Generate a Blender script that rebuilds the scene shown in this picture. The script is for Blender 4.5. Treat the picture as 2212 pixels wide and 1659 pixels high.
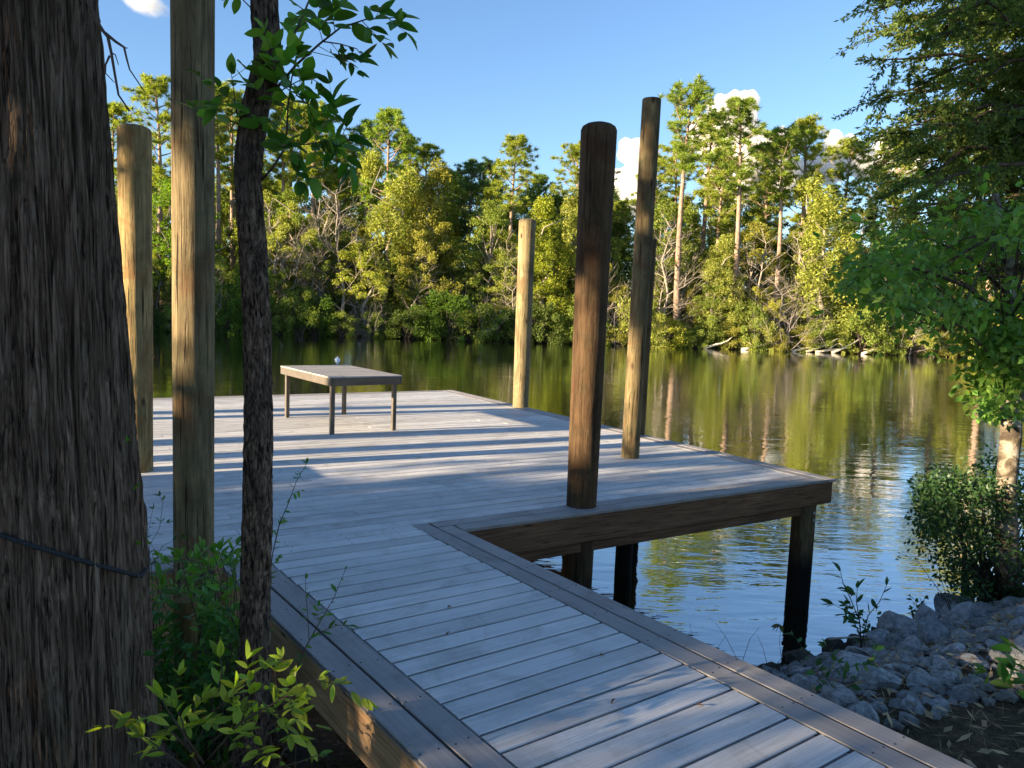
import bpy, math, random
import numpy as np
from mathutils import Vector, Matrix, noise, Quaternion
R_ = math.radians
for o in list(bpy.data.objects): bpy.data.objects.remove(o)
scn = bpy.context.scene
col = scn.collection
rng = random.Random(7)

# ------------------------------------------------------------------ camera
CAMH = 3.10; DT = 1.40; FPX = 781.0; PITCH = 5.56; ROLL = 2.15
cd = bpy.data.cameras.new('camera'); cam = bpy.data.objects.new('camera', cd); col.objects.link(cam)
cd.sensor_fit = 'HORIZONTAL'; cd.sensor_width = 36.0; cd.lens = 36.0 * FPX / 1024.0
cd.clip_start = 0.05; cd.clip_end = 9000
CROT = Matrix.Rotation(R_(90 - PITCH), 3, 'X') @ Matrix.Rotation(R_(ROLL), 3, 'Z')
cam.matrix_world = Matrix.Translation((0, 0, CAMH)) @ CROT.to_4x4()
scn.camera = cam

# ------------------------------------------------------------------ sky, sun, exposure
SUN_AZ, SUN_EL = -116.0, 11.5          # degrees clockwise from the view direction; elevation
w = bpy.data.worlds.new('World'); scn.world = w; w.use_nodes = True
nt = w.node_tree; bg = nt.nodes['Background']
sky = nt.nodes.new('ShaderNodeTexSky'); sky.sky_type = 'NISHITA'; sky.sun_disc = False
sky.sun_elevation = R_(SUN_EL); sky.sun_rotation = R_(SUN_AZ)
sky.air_density = 1.0; sky.dust_density = 0.0; sky.ozone_density = 3.0
tint = nt.nodes.new('ShaderNodeMix'); tint.data_type = 'RGBA'; tint.blend_type = 'MULTIPLY'; tint.inputs[0].default_value = 1.0
tint.inputs[7].default_value = (.92, .93, 1.0, 1); nt.links.new(sky.outputs[0], tint.inputs[6]); nt.links.new(tint.outputs[2], bg.inputs[0]); bg.inputs[1].default_value = 0.068
sl = bpy.data.lights.new('sun', 'SUN'); sl.energy = 5.0; sl.angle = R_(0.55); sl.color = (1.0, 0.82, 0.55)
sun = bpy.data.objects.new('sun', sl); col.objects.link(sun); sun.location = (-30, -15, 30)
sun.rotation_euler = (R_(90 - SUN_EL), 0, math.pi - R_(SUN_AZ))
vs = scn.view_settings; vs.view_transform = 'Standard'; vs.look = 'None'; vs.exposure = 2.15; vs.gamma = 1.0
vs.use_curve_mapping = False

# ------------------------------------------------------------------ pixel helpers (2212-pixel-wide coordinates)
PS = 1024.0 / 2212.0
def ray(px, py):
    return CROT @ Vector(((px * PS - 512) / FPX, -(py * PS - 384) / FPX, -1))
def at_z(px, py, z=DT):
    d = ray(px, py); t = (z - CAMH) / d.z
    return Vector((0, 0, CAMH)) + d * t
def at_y(px, py, y):
    d = ray(px, py); return Vector((0, 0, CAMH)) + d * (y / d.y)

# ------------------------------------------------------------------ object helpers
def link(o, parent=None):
    col.objects.link(o)
    if parent: o.parent = parent
    return o
def tag(o, label=None, cat=None, group=None, kind=None):
    if label: o['label'] = label
    if cat: o['category'] = cat
    if group: o['group'] = group
    if kind: o['kind'] = kind
    return o
def empty(name, loc, label=None, cat=None, group=None, rz=0):
    o = bpy.data.objects.new(name, None); o.location = loc; o.rotation_euler.z = rz; o.empty_display_size = .2
    link(o); return tag(o, label, cat, group)
def copy_tree(o, parent=None):
    c = o.copy(); link(c, parent)
    for ch in o.children: copy_tree(ch, c)
    return c
class MB:
    def __init__(s): s.v = []; s.f = []; s.smooth = False
    def add(s, vs, fs):
        n = len(s.v); s.v.extend(vs); s.f.extend([tuple(i + n for i in f) for f in fs]); return s
    def tube(s, pts, radii, n=8, cap=True):
        pts = [Vector(p) for p in pts]; rings = []
        up = Vector((0.31, 0.95, 0.05))
        t0 = (pts[1] - pts[0]).normalized()
        if abs(t0.dot(up)) > .95: up = Vector((1, 0, 0))
        a = t0.cross(up).normalized(); vs = []; fs = []
        for i, p in enumerate(pts):
            t = (pts[min(i + 1, len(pts) - 1)] - pts[max(i - 1, 0)]).normalized()
            a = (a - t * a.dot(t)).normalized(); b = t.cross(a)
            for k in range(n):
                th = 2 * math.pi * k / n
                vs.append(p + (a * math.cos(th) + b * math.sin(th)) * radii[i])
        for i in range(len(pts) - 1):
            for k in range(n):
                fs.append((i * n + k, i * n + (k + 1) % n, (i + 1) * n + (k + 1) % n, (i + 1) * n + k))
        if cap:
            fs.append(tuple(range(n - 1, -1, -1))); m = (len(pts) - 1) * n; fs.append(tuple(range(m, m + n)))
        return s.add(vs, fs)
    def box(s, c, ex, ey, ez, hx, hy, hz):
        vs = []
        for dx, dy, dz in [(-1,-1,-1),(1,-1,-1),(1,1,-1),(-1,1,-1),(-1,-1,1),(1,-1,1),(1,1,1),(-1,1,1)]:
            vs.append(Vector(c) + Vector(ex) * dx * hx + Vector(ey) * dy * hy + Vector(ez) * dz * hz)
        return s.add(vs, [(0,3,2,1),(4,5,6,7),(0,1,5,4),(1,2,6,5),(2,3,7,6),(3,0,4,7)])
    def mesh(s, name, origin=(0, 0, 0), smooth=None):
        o = Vector(origin)
        me = bpy.data.meshes.new(name); me.from_pydata([tuple(Vector(v) - o) for v in s.v], [], s.f)
        if smooth if smooth is not None else s.smooth: me.shade_smooth()
        return me
    def build(s, name, mat, parent=None, origin=(0, 0, 0), smooth=None):
        me = s.mesh(name, origin, smooth); me.materials.append(mat)
        o = bpy.data.objects.new(name, me)
        if not parent: o.location = origin
        return link(o, parent)
def np_mesh(name, V, F, mat, smooth=False):
    """V (n,3), F (m,k) arrays"""
    me = bpy.data.meshes.new(name); V = np.asarray(V, np.float32); F = np.asarray(F, np.int32); k = F.shape[1]
    me.vertices.add(len(V)); me.vertices.foreach_set('co', V.ravel())
    me.loops.add(F.size); me.loops.foreach_set('vertex_index', F.ravel())
    me.polygons.add(len(F)); me.polygons.foreach_set('loop_start', np.arange(0, F.size, k, dtype=np.int32))
    me.update(calc_edges=True); me.validate()
    if smooth: me.shade_smooth()
    me.materials.append(mat); return me
def obj(name, me, parent=None, loc=None):
    o = bpy.data.objects.new(name, me)
    if loc is not None: o.location = loc
    return link(o, parent)

# ------------------------------------------------------------------ materials
class NT:
    def __init__(s, name):
        s.m = bpy.data.materials.new(name); s.m.use_nodes = True; s.t = s.m.node_tree
        s.b = s.t.nodes['Principled BSDF']; s.out = s.t.nodes['Material Output']
    def n(s, typ, **kw):
        nd = s.t.nodes.new('ShaderNode' + typ)
        for k, v in kw.items():
            if isinstance(k, str) and hasattr(nd, k): setattr(nd, k, v)
        return nd
    def l(s, a, b): s.t.links.new(a, b)
    def coord(s, kind='Object', scale=(1, 1, 1), rot=(0, 0, 0)):
        tc = s.n('TexCoord'); mp = s.n('Mapping'); mp.inputs['Scale'].default_value = scale; mp.inputs['Rotation'].default_value = rot
        s.l(tc.outputs[kind], mp.inputs[0]); return mp.outputs[0]
    def noise(s, vec, scale=5, detail=4, rough=.55, dist=0):
        nd = s.n('TexNoise'); s.l(vec, nd.inputs['Vector']); nd.inputs['Scale'].default_value = scale
        nd.inputs['Detail'].default_value = detail; nd.inputs['Roughness'].default_value = rough; nd.inputs['Distortion'].default_value = dist
        return nd.outputs['Fac']
    def ramp(s, fac, stops, interp='LINEAR'):
        nd = s.n('ValToRGB'); nd.color_ramp.interpolation = interp; e = nd.color_ramp.elements
        while len(e) < len(stops): e.new(.5)
        for el, (p, c) in zip(e, stops): el.position = p; el.color = (*c, 1) if len(c) == 3 else c
        s.l(fac, nd.inputs[0]); return nd.outputs[0]
    def mix(s, fac, a, b, typ='MIX'):
        nd = s.n('Mix', data_type='RGBA', blend_type=typ)
        for i, v in ((0, fac), (6, a), (7, b)):
            if hasattr(v, 'is_linked'): s.l(v, nd.inputs[i])
            else: nd.inputs[i].default_value = v if i == 0 else (*v, 1)
        return nd.outputs[2]
    def math(s, op, a, b=0.0, clamp=False):
        nd = s.n('Math', operation=op); nd.use_clamp = clamp
        for i, v in ((0, a), (1, b)):
            if hasattr(v, 'is_linked'): s.l(v, nd.inputs[i])
            else: nd.inputs[i].default_value = v
        return nd.outputs[0]
    def bump(s, h, strength=.3, dist=.01, normal=None):
        nd = s.n('Bump'); nd.inputs['Strength'].default_value = strength; nd.inputs['Distance'].default_value = dist
        s.l(h, nd.inputs['Height'])
        if normal: s.l(normal, nd.inputs['Normal'])
        return nd.outputs[0]
    def fin(s, color=None, rough=.7, normal=None, spec=.3):
        if color is not None:
            if hasattr(color, 'is_linked'): s.l(color, s.b.inputs['Base Color'])
            else: s.b.inputs['Base Color'].default_value = (*color, 1)
        if hasattr(rough, 'is_linked'): s.l(rough, s.b.inputs['Roughness'])
        else: s.b.inputs['Roughness'].default_value = rough
        s.b.inputs['Specular IOR Level'].default_value = spec
        if normal: s.l(normal, s.b.inputs['Normal'])
        return s.m

def mat_plank(name, c0, c1, var=.16, groove=.5, streak=140):
    k = NT(name); v = k.coord('Object', (1, 1, 1)); oi = k.n('ObjectInfo')
    add = k.n('VectorMath', operation='ADD'); k.l(v, add.inputs[0])
    cx = k.n('CombineXYZ'); k.l(k.math('MULTIPLY', oi.outputs['Random'], 37.0), cx.inputs[0]); k.l(cx.outputs[0], add.inputs[1])
    mp = k.n('Mapping'); mp.inputs['Scale'].default_value = (2.2, streak, 10); k.l(add.outputs[0], mp.inputs[0])
    gr = k.noise(mp.outputs[0], 1.0, 5, .62, .25)
    mp2 = k.n('Mapping'); mp2.inputs['Scale'].default_value = (.9, 6, 2); k.l(add.outputs[0], mp2.inputs[0])
    big = k.noise(mp2.outputs[0], 1.0, 4, .6)
    c = k.mix(k.ramp(gr, [(.22, (0, 0, 0)), (.70, (1, 1, 1))]), c0, c1)
    c = k.mix(.55, c, k.ramp(big, [(.25, (.72, .71, .70)), (.75, (1.18, 1.16, 1.14))]), 'MULTIPLY')
    rv = k.math('ADD', k.math('MULTIPLY', oi.outputs['Random'], var * 2), 1 - var)
    cc = k.n('CombineXYZ'); [k.l(rv, cc.inputs[i]) for i in range(3)]
    c = k.mix(1.0, c, cc.outputs[0], 'MULTIPLY')
    st_ = k.noise(add.outputs[0], 2.3, 5, .7, .8); c = k.mix(.7, c, k.ramp(st_, [(.34, (.66, .64, .61)), (.5, (1, 1, 1)), (.68, (1.08, 1.06, 1.04))]), 'MULTIPLY')
    sp = k.noise(add.outputs[0], 60, 2, .5)
    c = k.mix(k.ramp(sp, [(.70, (0, 0, 0)), (.76, (.5, .5, .5))]), c, (.08, .065, .05))
    return k.fin(c, .62, k.bump(gr, groove, .004), .35)
def mat_wood(name, stops, sc=(3, 60, 60), bump=.35, knots=True, spec=.25, rough=.75):
    k = NT(name); v = k.coord('Object', sc); g = k.noise(v, 1, 5, .6, .6)
    v2 = k.coord('Object', (1.2, 3, 3)); big = k.noise(v2, 1.3, 3)
    c = k.ramp(g, stops); c = k.mix(.6, c, k.ramp(big, [(.3, (.5, .48, .46)), (.7, (1.2, 1.2, 1.2))]), 'MULTIPLY')
    if knots:
        vo = k.n('TexVoronoi'); k.l(k.coord('Object', (1.6, 7, 7)), vo.inputs['Vector']); vo.inputs['Scale'].default_value = 1.1
        c = k.mix(k.ramp(vo.outputs['Distance'], [(.05, (.85, .85, .85)), (.13, (0, 0, 0))]), c, (.03, .018, .012))
    return k.fin(c, rough, k.bump(g, bump, .006), spec)
def mat_piling():
    k = NT('weathered_piling_wood'); oi = k.n('ObjectInfo'); tc = k.n('TexCoord')
    off = k.n('CombineXYZ'); k.l(k.math('MULTIPLY', oi.outputs['Random'], 53.0), off.inputs[2])
    ad = k.n('VectorMath', operation='ADD'); k.l(tc.outputs['Object'], ad.inputs[0]); k.l(off.outputs[0], ad.inputs[1])
    def nz(sc, scale, det, ro, di=0):
        mp = k.n('Mapping'); mp.inputs['Scale'].default_value = sc; k.l(ad.outputs[0], mp.inputs[0]); return k.noise(mp.outputs[0], scale, det, ro, di)
    g = nz((22, 22, 1.6), 1, 8, .7, .8); big = nz((3.2, 3.2, 1.5), 1, 6, .65, 1.2); cr = nz((70, 70, 1.6), 1, 3, .55, .7); mot = nz((9, 9, 5), 1, 5, .7, .5)
    c = k.ramp(g, [(.30, (.10, .078, .052)), (.5, (.225, .18, .115)), (.72, (.34, .285, .195))])
    c = k.mix(.8, c, k.ramp(big, [(.32, (.40, .34, .30)), (.5, (.95, .93, .88)), (.68, (1.25, 1.18, 1.05))]), 'MULTIPLY')
    c = k.mix(k.math('MULTIPLY', k.ramp(mot, [(.48, (0, 0, 0)), (.66, (1, 1, 1))]), .5), c, (.10, .11, .065))
    c = k.mix(k.math('MULTIPLY', k.ramp(nz((2.2, 2.2, 2.6), 1.3, 4, .6, .6), [(.56, (0, 0, 0)), (.66, (1, 1, 1))]), .55), c, (.16, .085, .045))
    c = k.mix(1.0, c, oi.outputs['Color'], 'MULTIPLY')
    c = k.mix(k.ramp(cr, [(.62, (0, 0, 0)), (.68, (.9, .9, .9))]), c, (.018, .013, .010))
    vo = k.n('TexVoronoi'); mp = k.n('Mapping'); mp.inputs['Scale'].default_value = (3, 3, 1.3); k.l(ad.outputs[0], mp.inputs[0]); k.l(mp.outputs[0], vo.inputs['Vector']); vo.inputs['Scale'].default_value = 1.4
    c = k.mix(k.ramp(vo.outputs['Distance'], [(.05, (.95, .95, .95)), (.12, (0, 0, 0))]), c, (.04, .022, .013))
    # dark wet stain and algae where the water rises and falls
    geo = k.n('NewGeometry'); sx = k.n('SeparateXYZ'); k.l(geo.outputs['Position'], sx.inputs[0])
    zz = k.math('ADD', sx.outputs[2], k.math('MULTIPLY', k.math('SUBTRACT', big, .5), .5))
    c = k.mix(k.ramp(zz, [(.45, (1, 1, 1)), (.75, (0, 0, 0))]), c, (.016, .013, .010))
    h = k.math('SUBTRACT', g, k.math('MULTIPLY', k.ramp(cr, [(.60, (0, 0, 0)), (.68, (1, 1, 1))]), 1.2))
    return k.fin(c, .85, k.bump(h, .8, .015), .15)
def mat_bark(name, c0, c1, c2, sc, bump=.6, tint=None, dist=.02, st=(.33, .5, .72)):
    k = NT(name); v = k.coord('Object', sc); g = k.noise(v, 1, 6, .65, .9)
    big = k.noise(k.coord('Object', (3, 3, 1.2)), 1, 4, .6, .4)
    c = k.ramp(g, [(st[0], c0), (st[1], c1), (st[2], c2)])
    if tint: c = k.mix(k.ramp(big, [(.48, (0, 0, 0)), (.68, (.55, .55, .55))]), c, tint)
    return k.fin(c, .9, k.bump(g, bump, dist), .12)
def mat_leaf(name, trans=.42, gloss=.35, vary=.5, rough=.45, useobj=True, color=(.08, .15, .03)):
    """leaf colour comes from the object's own colour, varied from leaf to leaf"""
    k = NT(name); oi = k.n('ObjectInfo'); geo = k.n('NewGeometry')
    base = oi.outputs['Color'] if useobj else None
    rnd = k.math('ADD', geo.outputs['Random Per Island'], k.math('MULTIPLY', oi.outputs['Random'], .61))
    fr = k.math('FRACT', rnd)
    val = k.math('ADD', k.math('MULTIPLY', fr, vary * 1.3), 1 - vary * .6)
    cc = k.n('CombineXYZ'); k.l(val, cc.inputs[0]); k.l(val, cc.inputs[1]); k.l(k.math('MULTIPLY', val, .9), cc.inputs[2])
    c = k.mix(1.0, base if base else color, cc.outputs[0], 'MULTIPLY')
    hs = k.n('HueSaturation'); k.l(k.math('ADD', .488, k.math('MULTIPLY', k.math('FRACT', k.math('MULTIPLY', fr, 7.31)), .04)), hs.inputs['Hue']); k.l(c, hs.inputs['Color'])
    k.fin(hs.outputs[0], rough, None, gloss)
    tr = k.n('BsdfTranslucent'); tc = k.mix(1.0, hs.outputs[0], (1.5, 1.6, .5), 'MULTIPLY'); k.l(tc, tr.inputs[0])
    mx = k.n('MixShader'); mx.inputs[0].default_value = trans
    k.l(k.b.outputs[0], mx.inputs[1]); k.l(tr.outputs[0], mx.inputs[2]); k.l(mx.outputs[0], k.out.inputs[0])
    return k.m
def mat_plain(name, c, rough=.8, sc=6, vary=.35, bump=.3, spec=.25, dist=.02):
    k = NT(name); v = k.coord('Object'); g = k.noise(v, sc, 6, .65)
    cc = k.mix(.9, c, k.ramp(g, [(.25, (1 - vary,) * 3), (.75, (1 + vary,) * 3)]), 'MULTIPLY')
    return k.fin(cc, rough, k.bump(g, bump, dist), spec)

M_plank = mat_plank('grey_composite_deck_board', (.39, .375, .365), (.68, .655, .64), .14)
M_border = mat_plank('brown_composite_border_board', (.235, .21, .20), (.34, .31, .295), .08, .12, 60)
M_pine = mat_wood('treated_pine_timber', [(.3, (.30, .165, .08)), (.5, (.50, .30, .16)), (.72, (.62, .42, .25))])  # lightened to carry the orange sunlight on the left fascia
M_beam = mat_wood('shade_dark_treated_beam', [(.3, (.065, .028, .014)), (.5, (.15, .073, .036)), (.72, (.21, .115, .06))])  # same pine darkened for wet timber and for the shade on these beams
M_piling = mat_piling()
M_cyp = mat_bark('cypress_bark', (.022, .015, .011), (.21, .135, .092), (.39, .28, .205), (80, 80, 3.4), 1.0, (.08, .075, .045), .03, (.38, .5, .68))
M_thin = mat_bark('dark_furrowed_bark', (.012, .008, .006), (.12, .077, .053), (.32, .22, .155), (60, 60, 17), .9, (.07, .062, .055), .03, (.38, .5, .66))
M_pinebark = mat_bark('pine_bark', (.11, .075, .055), (.27, .185, .135), (.40, .30, .23), (9, 9, 2.5), .5)
M_greybark = mat_bark('pale_grey_bark', (.12, .10, .08), (.27, .225, .18), (.42, .36, .30), (9, 9, 2), .4)
M_twig = mat_plain('twig_bark', (.085, .06, .045), .85, 30, .4, .3)
M_leaf = mat_leaf('glossy_leaf', .42, .35, .45)
M_far = mat_leaf('tree_foliage', .46, .12, .75, .6)
M_needle = mat_leaf('pine_needles', .42, .2, .6, .5)
M_metal = mat_plain('dull_zinc_bolt', (.35, .33, .30), .5, 20, .3, .1, .5)
M_screw = mat_plain('dark_screw_hole', (.012, .011, .011), .7, 20, .2, .1)
M_concrete = mat_plain('worn_concrete', (.30, .29, .28), .85, 4, .25, .3)
def mat_stone():
    k = NT('riprap_limestone'); v = k.coord('Object'); oi = k.n('ObjectInfo')
    add = k.n('VectorMath', operation='ADD'); k.l(v, add.inputs[0]); k.l(oi.outputs['Location'], add.inputs[1])
    a = k.noise(add.outputs[0], 4, 6, .65, .4); b = k.noise(add.outputs[0], 22, 5, .7)
    c = k.ramp(a, [(.3, (.10, .098, .092)), (.5, (.22, .215, .205)), (.7, (.36, .345, .325))])
    c = k.mix(.6, c, k.ramp(b, [(.3, (.55, .55, .55)), (.7, (1.2, 1.2, 1.2))]), 'MULTIPLY')
    c = k.mix(1.0, c, oi.outputs['Color'], 'MULTIPLY')
    return k.fin(c, .9, k.bump(k.math('ADD', b, k.math('MULTIPLY', a, 1.5)), .5, .03), .2)
M_stone = mat_stone()
def mat_ground():
    k = NT('forest_floor'); v = k.coord('Object')
    a = k.noise(v, .8, 6, .6); b = k.noise(v, 14, 6, .7); c_ = k.noise(v, 60, 3, .6)
    c = k.ramp(b, [(.3, (.035, .024, .015)), (.5, (.10, .068, .042)), (.7, (.19, .13, .08))])
    c = k.mix(k.ramp(a, [(.45, (0, 0, 0)), (.65, (.6, .6, .6))]), c, (.05, .05, .022))
    c = k.mix(.6, c, k.ramp(c_, [(.3, (.5, .5, .5)), (.7, (1.3, 1.3, 1.3))]), 'MULTIPLY')
    return k.fin(c, .95, k.bump(k.math('ADD', b, k.math('MULTIPLY', c_, .6)), .8, .05), .1)
M_ground = mat_ground()
def mat_water():
    k = NT('river_water'); tc = k.n('TexCoord')
    def nz(sc, scale, detail, rough=.5, dist=0, rot=0):
        mp = k.n('Mapping'); mp.inputs['Scale'].default_value = sc; mp.inputs['Rotation'].default_value = (0, 0, rot); k.l(tc.outputs['Object'], mp.inputs[0])
        return k.noise(mp.outputs[0], scale, detail, rough, dist)
    fine = nz((.55, 1.7, 1), 3.2, 3, .5, .3, .12)
    mid = nz((.35, 1.0, 1), 1.1, 2, .5, .4, -.2)
    calm = k.ramp(nz((.5, 1, 1), .12, 3, .5), [(.38, (.25, .25, .25)), (.62, (1, 1, 1))])
    h = k.math('ADD', k.math('MULTIPLY', k.math('MULTIPLY', fine, calm), .42), k.math('MULTIPLY', mid, .55))
    nb = k.bump(h, .35, .06)
    gl = k.n('BsdfGlossy'); gl.inputs['Roughness'].default_value = .015; gl.inputs['Color'].default_value = (.92, .94, .95, 1); k.l(nb, gl.inputs['Normal'])
    df = k.n('BsdfDiffuse'); df.inputs['Color'].default_value = (.012, .013, .006, 1)
    fr = k.n('Fresnel'); fr.inputs['IOR'].default_value = 1.9; k.l(nb, fr.inputs['Normal'])
    fac = k.math('ADD', k.math('MULTIPLY', fr.outputs[0], .9), .29, True)
    mx = k.n('MixShader'); k.l(fac, mx.inputs[0]); k.l(df.outputs[0], mx.inputs[1]); k.l(gl.outputs[0], mx.inputs[2]); k.l(mx.outputs[0], k.out.inputs[0])
    return k.m
M_water = mat_water()

# ------------------------------------------------------------------ terrain and river
NEAR = np.array([(300, 190), (60, 44), (30, 27), (12, 13.6), (5.65, 8.73), (2.8, 6.83), (.7, 5.6), (-1.2, 4.9), (-3, 4.8), (-6, 4.9), (-14, 3.5), (-24, -6), (-40, -60), (-60, -300)], float)
FAR = np.array([(300, 240), (90, 74), (60, 69.5), (38, 68.3), (15, 67.2), (-8, 64.9), (-28, 61), (-45, 55), (-53, 46), (-58, 30), (-66, 0), (-80, -60), (-110, -300)], float) * 1.088
def pdist(P, L):
    best = np.full(len(P), 1e9)
    for a, b in zip(L[:-1], L[1:]):
        d = b - a; t = np.clip(((P - a) @ d) / (d @ d), 0, 1)
        best = np.minimum(best, np.hypot(*(P - (a + t[:, None] * d)).T))
    return best
def inside(P, poly):
    x, y = P[:, 0], P[:, 1]; r = np.zeros(len(P), bool); j = len(poly) - 1
    for i in range(len(poly)):
        xi, yi = poly[i]; xj, yj = poly[j]
        c = ((yi > y) != (yj > y)) & (x < (xj - xi) * (y - yi) / (yj - yi + 1e-12) + xi); r ^= c; j = i
    return r
RIVER = np.concatenate([NEAR, FAR[::-1]])
def ground_h(P):
    P = np.atleast_2d(np.asarray(P, float))
    dn = pdist(P, NEAR); df = pdist(P, FAR); inn = inside(P, RIVER)
    d = np.minimum(dn, df)
    hb = np.where(dn < df, .55 * np.minimum(d, 1.7) + .12 * np.clip(d - 1.7, 0, 2.2) + .02 * np.clip(d - 3.6, 0, 60),
                  .35 * np.minimum(d, 1.2) + .10 * np.clip(d - 1.2, 0, 60))
    return np.where(inn, -np.minimum(d * .5, 1.8) - .02, hb)
def gh(x, y): return float(ground_h([(x, y)])[0])
def axis_pts(fine, lo, hi, s, far, m):
    a = list(np.arange(lo, hi, s)); st = s; x = hi
    while x < far: a.append(x); st *= m; x += st
    st = s; x = lo
    while x > -far: st *= m; x -= st; a.insert(0, x)
    return np.array(a)
gx = axis_pts(0, -8, 10, .16, 1500, 1.07); gy = axis_pts(0, -1, 12, .16, 1500, 1.07)
X, Y = np.meshgrid(gx, gy); P2 = np.stack([X.ravel(), Y.ravel()], 1); H = ground_h(P2)
rough = np.array([noise.noise((p[0] * 1.3, p[1] * 1.3, 0)) * .05 + noise.noise((p[0] * 5, p[1] * 5, 3)) * .02 if abs(p[0]) < 30 and abs(p[1]) < 80 else 0 for p in P2])
H = H + np.where(H > .1, rough, 0)
nx, ny = len(gx), len(gy); I = np.arange(nx * ny).reshape(ny, nx)
F = np.stack([I[:-1, :-1].ravel(), I[:-1, 1:].ravel(), I[1:, 1:].ravel(), I[1:, :-1].ravel()], 1)
tag(obj('ground', np_mesh('ground', np.column_stack([P2, H]), F, M_ground, True)), kind='structure')
wm = np_mesh('river_water', [(-1400, -1400, 0), (1400, -1400, 0), (1400, 1400, 0), (-1400, 1400, 0)], [(0, 1, 2, 3)], M_water)
tag(obj('river_water', wm), kind='structure')

# ------------------------------------------------------------------ the dock
UA = R_(57.7); U = Vector((math.sin(UA), math.cos(UA), 0)); V = Vector((-U.y, U.x, 0)); Z = Vector((0, 0, 1))
RC = Vector((3.53, 8.27, DT))                     # right front corner of the platform
PLEN, PDEP = 13.2, 8.85
dock = empty('wooden_dock', (RC.x, RC.y, 0), 'grey plank dock platform with a walkway leading to it over the river', 'dock')
DO = Vector((RC.x, RC.y, 0))
def plank(name, a, b, wid, mat, th=.026, top=DT, a2=None, b2=None, parent=dock):
    """board from a to b (centre line); optional per-end widths direction; object axes along the board"""
    a = Vector(a); b = Vector(b); d = b - a; L = d.length; x = d.normalized(); ang = math.atan2(x.y, x.x)
    h = wid / 2; c = .006; v = []
    half = [(h, -th), (h, -.021), (h - .013, -.020), (h - .013, -.008), (h, -.0065), (h, -.004), (h - .004, 0)]   # grooved edge for hidden clips
    sec = half + [(-y, z) for y, z in reversed(half)]; q = len(sec)
    for sx in (-L / 2, L / 2):
        for (y, z) in sec: v.append((sx, y, z))
    f = [tuple(range(q - 1, -1, -1)), tuple(range(q, 2 * q))] + [(i, (i + 1) % q, (i + 1) % q + q, i + q) for i in range(q)]
    me = bpy.data.meshes.new(name); me.from_pydata(v, [], f); me.materials.append(mat)
    o = bpy.data.objects.new(name, me); link(o, parent)
    m = (a + b) / 2; o.location = (m.x - DO.x, m.y - DO.y, top); o.rotation_euler = (0, 0, ang)
    return o
BW, GAP = .132, .014
def on(u, v, z=DT): return RC + U * u + V * v + Vector((0, 0, z - DT))   # u along front (negative = left), v towards the far side
EDGE = 2 * (BW + GAP)
# walkway geometry
WR = Vector((-.33, 5.82, DT)); WL = Vector((-1.84, 4.86, DT)); WD = Vector((.5925, -.8056, 0)).normalized(); WN = Vector((.8056, .5925, 0)).normalized()
WLEN = 5.6
uR = (WR - RC).dot(U); uL = (WL - RC).dot(U)
# long boards of the platform, in rows parallel to the front edge, butt-jointed
v = EDGE + BW / 2; row = 0; tops = []
while v < PDEP - EDGE - .02:
    js = -4.9 + (row % 3) * 1.7 + rng.uniform(-.25, .25); j2 = js - 4.4
    for u0, u1 in ((-EDGE, js + .002), (js - .002, j2 + .002), (j2 - .002, -PLEN)):
        o = plank('plank', on(u1, v), on(u0, v), BW, M_plank, top=DT + rng.uniform(-.0015, .0015)); o.rotation_euler.x = rng.uniform(-.006, .006)
    v += BW + GAP; row += 1
# front rows across the mouth of the walkway
for k in range(2):
    vv = EDGE - (k + .5) * (BW + GAP) + GAP / 2
    plank('plank', on(uL - .02 + .13 * k, vv), on(uR - .30 + .02 * k, vv), BW, M_plank)
# border boards: right side, far side, front (right and left of the walkway)
for k in range(2):
    q = (k + .5) * (BW + GAP)
    plank('border_board', on(-q, -.0 + (0 if k == 0 else EDGE / 2)), on(-q, PDEP - k * (BW + GAP)), BW, M_border, top=DT + .002)
    plank('border_board', on(-.004 - (k + 1) * (BW + GAP), PDEP - q), on(-PLEN, PDEP - q), BW, M_border, top=DT + .001)
    plank('border_board', on(uR + .006 - (.148 if k else .0), q), on(-(1 - 0) * (BW + GAP) - .0 if k == 0 else -EDGE, q), BW, M_border, top=DT + .002)
    plank('border_board', on(-PLEN, q), on(uL - .005 - k * .02, q), BW, M_border, top=DT + .002)
# walkway border boards and cross boards
WI = 2 * (BW + GAP)
for k in range(2):
    q = (k + .5) * (BW + GAP)
    plank('border_board', WR - WN * q - WD * (.140 + .146 * k), WR - WN * q + WD * WLEN, BW, M_border, top=DT + .0035)
    plank('border_board', WL + WN * q - WD * (-.04 + .0 * k), WL + WN * q + WD * WLEN, BW, M_border, top=DT + .0035)
La = WL + WN * WI; Ra = WR - WN * WI
tl, tr = -.10 + BW / 2, -.10 + BW / 2 + .0
# start lines: where the platform's front line (v=0) crosses the inner border lines
def cross(p): return -(p - RC).dot(V) / WD.dot(V)
tl = cross(La) + BW / 2 + .004; tr = cross(Ra) + BW / 2 + .004
i = 0
while min(tl, tr) < WLEN:
    o = plank('plank', La + WD * tl + WN * .004, Ra + WD * tr - WN * .004, BW, M_plank, top=DT + .001 + rng.uniform(-.0015, .0015)); o.rotation_euler.x += rng.uniform(-.008, .008)
    o.rotation_euler.z += rng.uniform(-.002, .002)
    step = BW + GAP + rng.uniform(-.001, .002)
    tgt = (Ra - La).dot(WD)                        # bring boards square to the walkway within ten rows
    skew = (tr + (Ra - La).dot(WD)) - tl
    add = max(-.006, min(.006, -skew / 3))
    tl += step + (-add if add < 0 else 0); tr += step + (add if add > 0 else 0); i += 1
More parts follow.
